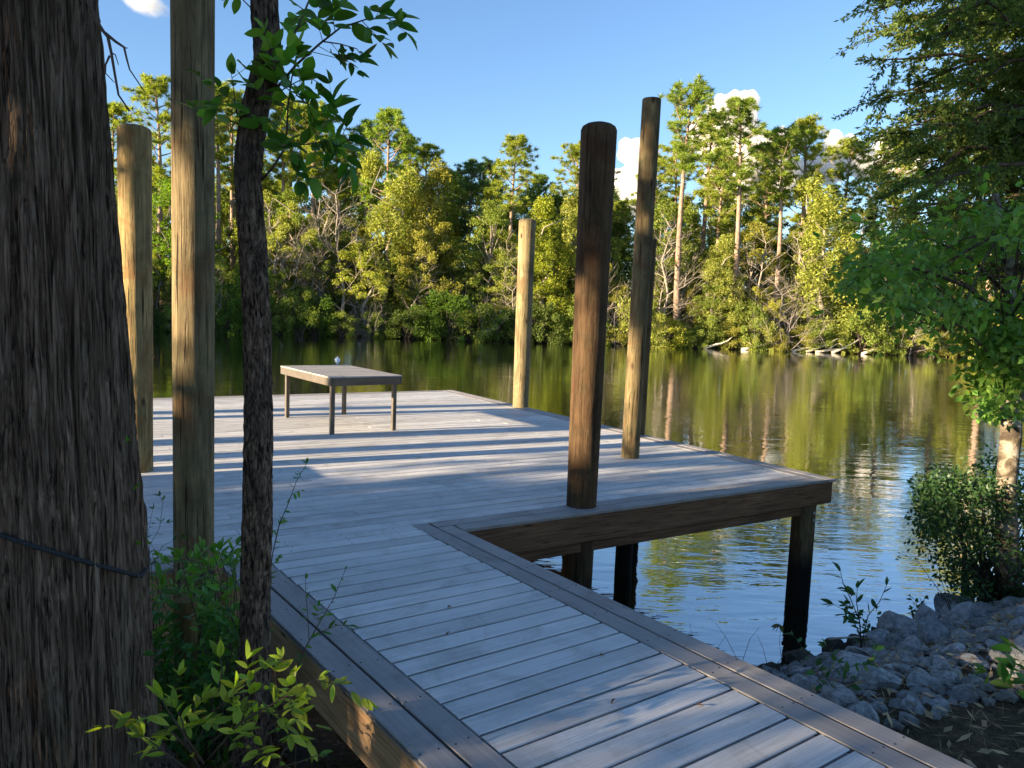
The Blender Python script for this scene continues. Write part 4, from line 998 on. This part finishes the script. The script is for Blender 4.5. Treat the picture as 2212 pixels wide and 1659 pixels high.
# ------------------------------------------------------------------ riprap stones
def stone_mesh(seed):
    import bmesh
    rg = random.Random(seed); bm = bmesh.new(); bmesh.ops.create_icosphere(bm, subdivisions=3, radius=1)
    planes = [(Vector((rg.gauss(0, 1), rg.gauss(0, 1), rg.gauss(0, 1))).normalized(), rg.uniform(.38, .7)) for _ in range(14)]
    for v in bm.verts:
        for n_, d in planes:
            e = v.co.dot(n_) - d
            if e > 0: v.co -= n_ * e * .93
        v.co *= 1 + .04 * noise.noise(v.co * 3 + Vector((seed, 0, 0))) + .03 * noise.noise(v.co * 8)
    mr = max(v.co.length for v in bm.verts)
    for v in bm.verts: v.co /= mr
    sc = (1, rg.uniform(.65, .95), rg.uniform(.5, .75))
    for v in bm.verts: v.co = Vector((v.co.x * sc[0], v.co.y * sc[1], v.co.z * sc[2]))
    me = bpy.data.meshes.new('stone'); bm.to_mesh(me); bm.free(); me.shade_smooth(); me.set_sharp_from_angle(angle=R_(24)); me.materials.append(M_stone); return me
STONES = [stone_mesh(100 + i) for i in range(9)]
rs = random.Random(3)
SD = Vector((.835, .55, 0)).normalized(); SN = Vector((.55, -.835, 0)).normalized(); S0 = Vector((2.8, 6.83, 0))
placed = []
def put_stone(p, s, label, grp, z=None, colr=None, rot=None):
    o = bpy.data.objects.new('riprap_stone', rs.choice(STONES)); o.location = (p.x, p.y, (gh(p.x, p.y) if z is None else z) + s * .16)
    o.rotation_euler = rot or (rs.gauss(0, .35), rs.gauss(0, .35), rs.uniform(0, 6.28)); o.scale = (s, s * rs.uniform(.8, 1.2), s * rs.uniform(.75, 1.15))
    k = rs.uniform(.65, 1.35); o.color = colr or (k * rs.uniform(.96, 1.04), k, k * rs.uniform(.97, 1.06), 1); link(o); tag(o, label, 'stone', grp)
tries = 0
while len(placed) < 295 and tries < 9000:
    tries += 1
    a = rs.uniform(-3.0, 2.2); d = rs.uniform(-.35, 2.3 + .14 * a); s = rs.choice([.07, .08, .10, .12, .14, .18, .22]) * rs.uniform(.85, 1.25)
    if d < .5: s *= 1.15
    p = S0 + SD * a + SN * d
    # keep clear of the walkway
    if (p - WR).dot(WN) < .1 + s: continue
    if any((p.x - q.x) ** 2 + (p.y - q.y) ** 2 < ((s + t) * .58) ** 2 for q, t in placed): continue
    placed.append((p, s))
    wet = d < .12
    pos = ('beside the walkway edge' if (p - WR).dot(WN) < .75 else 'near the dock post' if a < -1.4 else 'below the leafy sprig' if a < -.3 else 'left of the dark shrub' if a < .8 else 'below the dark shrub' if a < 2 else 'by the right edge')
    ht = 'at the water edge' if d < .3 else 'low in the heap' if d < .9 else 'high in the heap' if d < 1.6 else 'bordering the leaf litter'
    if wet: put_stone(p, s, 'dark wet ' + ('large' if s > .2 else 'small') + ' stone at the water edge, ' + pos, 'wet riprap stones', colr=(.38, .34, .28, 1)); continue
    kk = rs.uniform(.85, 1.75); sz_ = 'large' if s > .21 else 'medium' if s > .12 else 'small'
    put_stone(p, s, ('pale ' if kk > 1.45 else 'dark ' if kk < 1.1 else 'grey ') + sz_ + ' stone ' + ht + ', ' + pos, sz_ + ' riprap stones', colr=(kk * rs.uniform(.96, 1.04), kk, kk * rs.uniform(.97, 1.05), 1))
for (px, py, z, s, lab) in ((2160, 1510, .62, .17, 'pale rounded stone half sunk in the leaf litter at the right edge'), (1480 + 460, 1500, .45, .34, 'broad flat tan boulder lying beside the walkway'), (1800, 1435, .12, .24, 'dark brown wet boulder next to the dock post')):
    p = at_z(px, py, z); put_stone(p, s, lab, 'single riprap boulders', z=z - .12, colr=(1.35, 1.33, 1.28, 1) if s < .2 else (1.0, .95, .85, 1) if s > .3 else (.4, .33, .27, 1))

# broken stone filling the gaps between the boulders
gm = MB(); sm_ = STONES[:5]; small = []
for q in range(5):
    import bmesh
    bm = bmesh.new(); bmesh.ops.create_icosphere(bm, subdivisions=1, radius=1); rq = random.Random(q)
    for v in bm.verts: v.co = Vector((v.co.x * rq.uniform(.8, 1.1), v.co.y * .8 * rq.uniform(.8, 1.1), v.co.z * .6)) * rq.uniform(.8, 1.15)
    small.append(([v.co.copy() for v in bm.verts], [tuple(v.index for v in f.verts) for f in bm.faces])); bm.free()
for q in range(2200):
    a = rs.uniform(-3.2, 2.4); d = rs.uniform(-.3, 2.4 + .14 * a); p = S0 + SD * a + SN * d
    if (p - WR).dot(WN) < .06: continue
    M_ = Matrix.Translation((p.x, p.y, gh(p.x, p.y) + .015)) @ Matrix.Rotation(rs.uniform(0, 6.3), 4, 'Z') @ Matrix.Rotation(rs.gauss(0, .5), 4, 'X') @ Matrix.Scale(rs.uniform(.025, .065), 4)
    vv, ff = rs.choice(small); gm.add([M_ @ v for v in vv], ff)
go = gm.build('broken_stone', M_stone); go.color = (1.0, 1.0, .98, 1); tag(go, 'small broken stone filling the gaps between the riprap boulders', 'gravel', kind='stuff')
# leaf litter and needles on the ground
g = np.random.default_rng(9)
def litter(n, xr, yr, test, name, colr):
    P = np.column_stack([g.uniform(*xr, n), g.uniform(*yr, n)]); hh = ground_h(P); ok = test(P, hh); P = P[ok]; hh = hh[ok]; n = len(P)
    az = g.uniform(0, 6.28, n); L = g.uniform(.02, .06, n)[:, None]; needle = g.random(n) < .7; W = np.where(needle, .0016, g.uniform(.008, .018, n))[:, None]; L = np.where(needle[:, None], L * 1.8, L)
    t = np.column_stack([np.cos(az), np.sin(az), g.normal(0, .25, n)]); s = np.column_stack([-np.sin(az), np.cos(az), g.normal(0, .4, n)])
    c = np.column_stack([P, hh + g.uniform(.02, .075, n)])
    V_ = np.stack([c - t * L, c + s * W, c + t * L, c - s * W], 1).reshape(-1, 3)
    o = obj(name, np_mesh(name, V_, np.arange(n * 4).reshape(n, 4), M_litter)); o.color = (*colr, 1)
    return o
M_litter = mat_leaf('dry_litter', .1, .1, .9, .8)
tag(litter(9000, (1.0, 6.5), (2.0, 8), lambda P, h: h > .55, 'leaf_litter', (.34, .22, .14)), 'brown dead leaves and pine needles on the right bank', 'leaf litter', kind='stuff')
tag(litter(5000, (-2.6, 1), (1.4, 4.6), lambda P, h: h > .02, 'leaf_litter', (.12, .08, .05)), 'dark dead leaves on the ground under the bush', 'leaf litter', kind='stuff')

# ------------------------------------------------------------------ bush at the lower left, saplings, vines, weeds
rb = random.Random(23)
bb = Vector((-1.35, 3.55, 0)); bb.z = gh(bb.x, bb.y)
bush = empty('leafy_bush', bb, 'leafy green bush between the big trunk and the walkway', 'bush')
GB = (.10, .20, .04); GY = (.30, .36, .04)  # GY paints sunlight into the yellow-green of the front leaves
def bush_br(pts, size=.05, colr=GB, sub=.35, gap=.04, depth=3.5, root=None, org=None, meshes=NARROW, r0=.005, st=.2, tree=None):
    P = [at_y(x, y, depth + dz) for x, y, dz in pts]
    return leafy_path(tree or bush, org or bb, P, r0, .0016, rb, size, gap, colr, meshes, sub=sub, start=st, droop=.2, name='branch')
nb_ = 0
front = [[(480, 1659, -.7), (560, 1600, -.74), (620, 1560, -.78), (650, 1540, -.8)], [(400, 1659, -.72), (350, 1620, -.78), (310, 1590, -.8)], [(450, 1640, -.75), (520, 1560, -.78), (600, 1515, -.8), (660, 1480, -.82), (690, 1462, -.83)], [(430, 1560, -.7), (510, 1500, -.7), (580, 1490, -.72), (640, 1500, -.74)],
         [(420, 1630, -.75), (370, 1580, -.8), (330, 1550, -.82), (285, 1540, -.83)], [(440, 1650, -.75), (380, 1560, -.8), (360, 1530, -.8), (350, 1510, -.8)], [(560, 1640, -.75), (580, 1570, -.75), (610, 1560, -.76), (640, 1590, -.76)], [(470, 1500, -.6), (480, 1450, -.6), (475, 1420, -.6)], [(460, 1600, -.7), (540, 1540, -.72), (600, 1540, -.74), (650, 1520, -.76)], [(430, 1659, -.75), (400, 1600, -.78), (395, 1560, -.8), (380, 1530, -.8)], [(500, 1640, -.72), (530, 1560, -.72), (540, 1500, -.72)]]
for f in front: nb_ += bush_br(f, .066, GY, .4, .04, st=.25)
for k in range(34):
    x0 = rb.uniform(345, 520); x1 = x0 + rb.uniform(-70, 60); y1 = rb.uniform(1170, 1480); dz = rb.uniform(-.1, .75)
    x1 = max(300, min(510, x1)); xm = (x0 + x1) / 2 + rb.uniform(-25, 25)
    nb_ += bush_br([(x0, 1640, dz), (xm, (1640 + y1) / 2 + 30, dz), (x1, y1 + 60, dz + .03), (x1 + rb.uniform(-25, 25), y1, dz)], rb.uniform(.055, .08), (.10, .21, .045) if k % 3 else (.16, .28, .045), .35, .07, st=.25)
for f in ([(600, 1659, -.75), (610, 1625, -.75), (625, 1610, -.75)], [(560, 1670, -.7), (650, 1645, -.75), (690, 1630, -.75)]): nb_ += bush_br(f, .045, (.09, .18, .03), .2, .05)
V_, F_ = leaf_cloud([tuple(at_y(rb.uniform(325, 520), rb.uniform(1330, 1650), 3.5 + rb.uniform(-.1, .9)) - bb) for _ in range(60)], [(.11, .12, .10)] * 60, 34, .062, .026, 4, .1)
fo = obj('undergrowth', np_mesh('undergrowth', V_, F_, M_leaf), bush); fo.color = (.07, .16, .04, 1); fo['kind'] = 'stuff'
# saplings leaning over the walkway
s1 = at_y(570, 1500, 3.62); s1.z = gh(s1.x, s1.y)
sap = empty('sapling', s1, 'thin upright sapling twig in front of the dock planks, right of the slender trunk', 'sapling')
leafy_path(sap, s1, [s1] + [at_y(x, y, 3.62) for x, y in ((572, 1350), (588, 1200), (604, 1130), (622, 1090), (640, 1040), (662, 1002))], .004, .0012, rb, .032, .035, (.11, .22, .035), NARROW, sub=.2, start=.62, name='stem', sublen=.05)
s2 = at_y(640, 1560, 3.1); s2.z = gh(s2.x, s2.y)
sap2 = empty('sapling', s2, 'thin leaning sapling twig over the left border of the walkway', 'sapling')
leafy_path(sap2, s2, [s2] + [at_y(x, y, 3.1) for x, y in ((640, 1450), (662, 1395), (690, 1345), (705, 1320), (722, 1290), (748, 1225))], .0035, .001, rb, .035, .05, (.09, .19, .035), NARROW, sub=.25, start=.55, name='stem', tip=False, sublen=.06)
leafy_path(sap2, s2, [at_y(x, y, 3.1) for x, y in ((672, 1375), (700, 1362), (730, 1350), (752, 1352))], .002, .001, rb, .045, .03, (.05, .12, .03), NARROW, sub=0, start=.3, name='stem')
leafy_path(sap2, s2, [at_y(x, y, 3.1) for x, y in ((668, 1385), (664, 1320), (660, 1270), (660, 1235))], .0018, .0008, rb, .03, .05, (.10, .2, .035), NARROW, sub=0, start=.3, name='stem', tip=False)
# vine on the right edge of the cypress
vb = at_y(312, 1500, 3.0); vb.z = gh(vb.x, vb.y)
vine = empty('climbing_vine', vb, 'thin green vine climbing the right edge of the big trunk', 'vine')
leafy_path(vine, vb, [vb] + [at_y(x, y, 2.98) for x, y in ((308, 1400), (300, 1250), (290, 1120), (281, 1040), (272, 960), (266, 880), (256, 760))], .003, .0015, rb, .045, .19, (.075, .17, .03), LEAF, sub=0, start=.3, name='stem', tip=False, droop=.5)
# wispy weeds left of the thick piling
wb = at_y(330, 1300, 4.1); wb.z = gh(wb.x, wb.y)
weed = empty('wispy_weed', wb, 'wispy thin-leaved weed in front of the planks left of the thick piling', 'weed')
for pts in ([(330, 1260), (322, 1180), (345, 1140), (352, 1085), (345, 1072)], [(300, 1240), (320, 1150), (330, 1100)], [(300, 1200), (320, 1130), (360, 1130)], [(310, 1260), (350, 1180), (390, 1160)]):
    leafy_path(weed, wb, [wb] + [at_y(x, y, 4.1) for x, y in pts], .002, .0008, rb, .035, .06, (.06, .11, .04), NARROW, sub=0, start=.55, name='stem')
# sprig on the riprap
pb = at_z(1862, 1440, .2); sprig = empty('sprig', pb, 'leafy sprig growing up from the riprap right of the dock post', 'plant')
for pts in ([(1862, 1400), (1856, 1340), (1838, 1295), (1822, 1262), (1815, 1235)], [(1862, 1390), (1875, 1330), (1900, 1300), (1915, 1265)], [(1858, 1370), (1835, 1325), (1800, 1305)], [(1858, 1350), (1850, 1300), (1852, 1270)]):
    leafy_path(sprig, pb, [pb] + [at_y(x, y, pb.y) for x, y in pts], .006, .002, rb, .095, .075, (.06, .12, .04), NARROW, sub=.1, start=.3, name='stem', sublen=.1)
pb2 = at_z(2060, 1340, .25); wsp = empty('wispy_weed', pb2, 'tall wispy weed between the leafy sprig and the dark shrub', 'weed')
for pts in ([(2040, 1290), (2010, 1250), (1985, 1215), (1945, 1195)], [(2045, 1290), (2030, 1240), (2020, 1200)], [(2050, 1300), (2060, 1260)]):
    leafy_path(wsp, pb2, [pb2] + [at_y(x, y, pb2.y) for x, y in pts], .004, .0012, rb, .035, .05, (.04, .07, .03), NARROW, sub=.2, start=.3, name='stem', sublen=.08)
# dry weeds and one withered leaf beside the post, behind the walkway edge
for lab, px0, pts_, lf in (('dry bare weed stems behind the walkway edge left of the dock post', 1600, [[(1600, 1440), (1570, 1380), (1545, 1345)], [(1600, 1440), (1620, 1380), (1640, 1355)], [(1585, 1430), (1540, 1415)]], False),
                       ('spindly weed with a withered drooping leaf beside the dock post', 1685, [[(1690, 1440), (1684, 1390), (1686, 1352)], [(1660, 1445), (1648, 1400), (1635, 1370)], [(1665, 1450), (1690, 1420), (1700, 1405)]], True),
                       ('two thin dead stalks behind the middle of the walkway edge', 1500, [[(1500, 1400), (1490, 1345)], [(1540, 1415), (1570, 1370)]], False)):
    b = at_z(px0, 1500, .15); wd_ = empty('dry_weed', b, lab, 'weed'); mb = MB()
    for pts in pts_:
        P = [b + Vector((rb.gauss(0, .05), 0, 0))] + [at_y(x, y, b.y) for x, y in pts]; mb.tube(P, [.003 - .002 * i / (len(P) - 1) for i in range(len(P))], 5)
    st = mb.build('stem', M_twig, wd_, b, True)
    if lf:
        for a in (-.9, -.4, .0, .5): put_leaf(st, b, at_y(1686, 1350, b.y), Vector((math.sin(a) - .3, .1, -math.cos(a) * .5)), .075, NARROW, (.10, .08, .045), rb)
# small low plants on the right bank
for px, py, z, s, lab in ((1790, 1560, .75, .06, 'small green leaf clump against the walkway edge by the riprap'), (2205, 1560, .9, .10, 'green weed at the right edge of the leaf litter'), (1985, 1320, .2, .05, 'low dark weed between sprig and shrub at the water'), (1900, 1345, .2, .05, 'low weed beside the foot of the leafy sprig')):
    b = at_z(px, py, z); b.z = gh(b.x, b.y); pl = empty('low_plant', b, lab, 'plant')
    for k in range(5): leafy_path(pl, b, [b, b + Vector((rb.gauss(0, .06), rb.gauss(0, .06), .10)), b + Vector((rb.gauss(0, .14), rb.gauss(0, .12), .2 + rb.random() * .1))], .003, .001, rb, s, .05, (.05, .12, .03), LEAF, sub=0, start=.3, name='stem')
# fallen sticks
def stick(px, py, z, dpx, lab):
    P = [at_z(px, py, z)]; 
    for dx, dy, dz in dpx: P.append(at_z(px + dx, py + dy, z + dz))
    mb = MB(); mb.tube(P, [.012 - .008 * i / (len(P) - 1) for i in range(len(P))], 6); tag(mb.build('fallen_stick', M_drift, None, P[0], True), lab, 'stick')
stick(1945, 1440, .75, [(10, 40, .02), (-4, 70, .03), (18, 110, .0)], 'pale bent stick lying on the leaf litter below the stones')
stick(1790, 1380, .3, [(60, -4, .02), (110, 4, .0)], 'thin pale stick lying across the riprap stones')

# rope round the cypress
cz = lambda z: np.interp(z, [p[0] for p in cp], [p[1] for p in cp]); cr_ = lambda z: np.interp(z, [p[0] for p in cp], [p[3] for p in cp])
zl, zr = at_y(5, 1186, 2.9).z, at_y(300, 1285, 2.9).z; mb = MB(); P = []
for k in range(49):
    th = 2 * math.pi * k / 48; zc = (zl + zr) / 2 + (zr - zl) / 2 * math.cos(th); rr = cr_(zc) + .028; P.append((cz(zc) + rr * math.cos(th), CD + rr * math.sin(th), zc + (.13 if math.sin(th) < 0 else 0) * abs(math.sin(th))))
mb.tube(P, [.009] * 49, 8, False); M_rope = mat_plain('dark_rope', (.03, .032, .034), .9, 60, .4, .4)
tag(mb.build('rope', M_rope, None, (CB[0], CB[1], zl), True), 'dark rope slung round the big cypress trunk', 'rope')

# float on the river and fallen leaves on the planks
fb = at_z(729, 778, 0); fl = empty('float_buoy', fb, 'small white float on the water just above the far edge of the table', 'buoy')
mb = MB(); mb.tube([(0, 0, -.08), (0, 0, -.05), (0, 0, .03), (0, 0, .10), (0, 0, .14)], [.05, .12, .15, .11, .04], 16); mb.build('ball', M_white, fl, smooth=True)
mb = MB(); mb.tube([(0, 0, .13), (0, 0, .2)], [.03, .02], 8); mb.build('eye', M_white, fl, smooth=True)
for k, (px, py, lab) in enumerate(((1757, 1960, ''), (1850, 2100, ''))): pass
DL = [(1304, 1417, 'curled brown leaf on the walkway boards near the right border'), (1330, 1510, 'red-brown leaf lying in a gap between walkway boards'), (966, 1312, 'small pale dry leaf on the walkway boards'), (640, 1092, 'tiny dark leaf on the platform boards right of the slender trunk'), (972, 1365, 'crumpled dry leaf close to the middle of the walkway'), (1520, 1525, 'small leaf scrap on the near walkway boards')]
for px, py, lab in DL:
    p = at_z(px, py, DT + .010); o = bpy.data.objects.new('fallen_leaf', LEAF[1]); o.matrix_basis = Matrix.Translation(p) @ Matrix.Rotation(rb.uniform(0, 6), 4, 'Z') @ Matrix.Rotation(.5, 4, 'Y') @ Matrix.Diagonal((.035, .035, .05, 1)); o.color = (.16, .08, .045, 1)
    link(o); tag(o, lab, 'leaf', 'dry leaves fallen on the dock')

for top, lst in EXTRA.values():
    mb = MB(); cs_ = np.mean([c for _, _, c in lst], 0)
    for M_, me, c in lst: mb.add([M_ @ v.co for v in me.vertices], [tuple(p.vertices) for p in me.polygons])
    o = mb.build('small_leaves', M_leaf, top, smooth=True); o.color = (*cs_, 1); o['kind'] = 'stuff'

# ------------------------------------------------------------------ clouds
scn.cycles.volume_bounces = 6
M_cloud = NT('sunlit_cloud'); k = M_cloud; k.t.nodes.remove(k.b)
vp = k.n('VolumePrincipled'); vp.inputs['Color'].default_value = (1, .985, .97, 1); vp.inputs['Density'].default_value = .045; vp.inputs['Anisotropy'].default_value = .2
k.l(vp.outputs[0], k.out.inputs['Volume'])
def cloud(blobs, depth, seed, lab):
    import bmesh
    rg = random.Random(seed); bm = bmesh.new(); sc = depth / (FPX / PS)
    for x, y, rr in blobs:
        for j in range(9):
            a = rg.uniform(0, 6.28); q = rr * rg.uniform(0, .8); c = at_y(x + math.cos(a) * q, y + math.sin(a) * q * .8, depth + rg.gauss(0, rr * sc * .6)); R0 = rr * sc * rg.uniform(.35, .7)
            m = bmesh.ops.create_icosphere(bm, subdivisions=3, radius=R0, matrix=Matrix.Translation(c))
            for v in m['verts']:
                n_ = (v.co - c).normalized(); q_ = v.co / (R0 * .55)
                v.co += n_ * R0 * (.22 * noise.noise(q_) + .15 * noise.noise(q_ * 2.3) + .09 * noise.noise(q_ * 5))
    me = bpy.data.meshes.new('cloud'); bm.to_mesh(me); bm.free(); me.materials.append(k.m)
    o = obj('cloud', me); tag(o, kind='structure')
    rm = o.modifiers.new('merge', 'REMESH'); rm.mode = 'VOXEL'; rm.voxel_size = 7.0; return o
cloud([(1610, 215, 32), (1560, 235, 30), (1590, 270, 50), (1530, 300, 55), (1640, 330, 55), (1690, 300, 40), (1600, 380, 70), (1700, 380, 60)], 2500, 1, '')
cloud([(1755, 290, 24), (1800, 310, 26), (1835, 310, 30), (1780, 350, 45), (1860, 350, 45), (1920, 300, 30), (1960, 350, 50)], 2600, 2, '')
cloud([(1365, 325, 28), (1390, 350, 34), (1350, 390, 35), (1385, 420, 45), (1340, 440, 40)], 2550, 3, '')
cloud([(2150, 250, 40), (2210, 230, 50), (2120, 300, 45), (2230, 300, 60)], 2600, 4, '')
kv = NT('thin_cloud_vapour'); kv.t.nodes.remove(kv.b); pv = kv.n('VolumePrincipled'); pv.inputs['Color'].default_value = (.98, .96, .95, 1)
nz = kv.noise(kv.coord('Object', (.018, .018, .035)), 1, 5, .6); tcg = kv.n('TexCoord'); ln = kv.n('VectorMath', operation='LENGTH')
mpg = kv.n('Mapping'); mpg.inputs['Scale'].default_value = (1 / 95, 1 / 60, 1 / 42); kv.l(tcg.outputs['Object'], mpg.inputs[0]); kv.l(mpg.outputs[0], ln.inputs[0])
fall = kv.math('SUBTRACT', 1.0, ln.outputs['Value'], True); dn_ = kv.math('MULTIPLY', kv.math('SUBTRACT', kv.math('ADD', nz, kv.math('MULTIPLY', fall, .5)), .55, True), .16)
kv.l(kv.math('MULTIPLY', dn_, fall), pv.inputs['Density']); kv.l(pv.outputs[0], kv.out.inputs['Volume'])
import bmesh
bm = bmesh.new(); bmesh.ops.create_icosphere(bm, subdivisions=3, radius=1)
for v in bm.verts: v.co = Vector((v.co.x * 95, v.co.y * 60, v.co.z * 42))
me = bpy.data.meshes.new('cloud'); bm.to_mesh(me); bm.free(); me.materials.append(kv.m); o = obj('cloud', me, None, at_y(312, 5, 2500)); o.rotation_euler.y = .3; tag(o, kind='structure')

# ------------------------------------------------------------------ tell look-alikes that share a spot apart by their order from left to right
same = {}
for o in col.objects:
    if not o.parent and o.get('label') and 'outside the picture' not in o['label']: same.setdefault(o['label'], []).append(o)
def px_of(o):
    q = CROT.transposed() @ (o.location - Vector((0, 0, CAMH))); return q.x / max(.1, -q.z)
for lab, lst in same.items():
    n = len(lst)
    if n < 2 or n > 5: continue
    words = {2: ['left one', 'right one'], 3: ['left one', 'middle one', 'right one'], 4: ['leftmost', 'second from left', 'third from left', 'rightmost'], 5: ['leftmost', 'second from left', 'middle one', 'fourth from left', 'rightmost']}[n]
    for o, w_ in zip(sorted(lst, key=px_of), words):
        if len((lab + ' ' + w_).split()) <= 16: o['label'] = lab + ', ' + w_
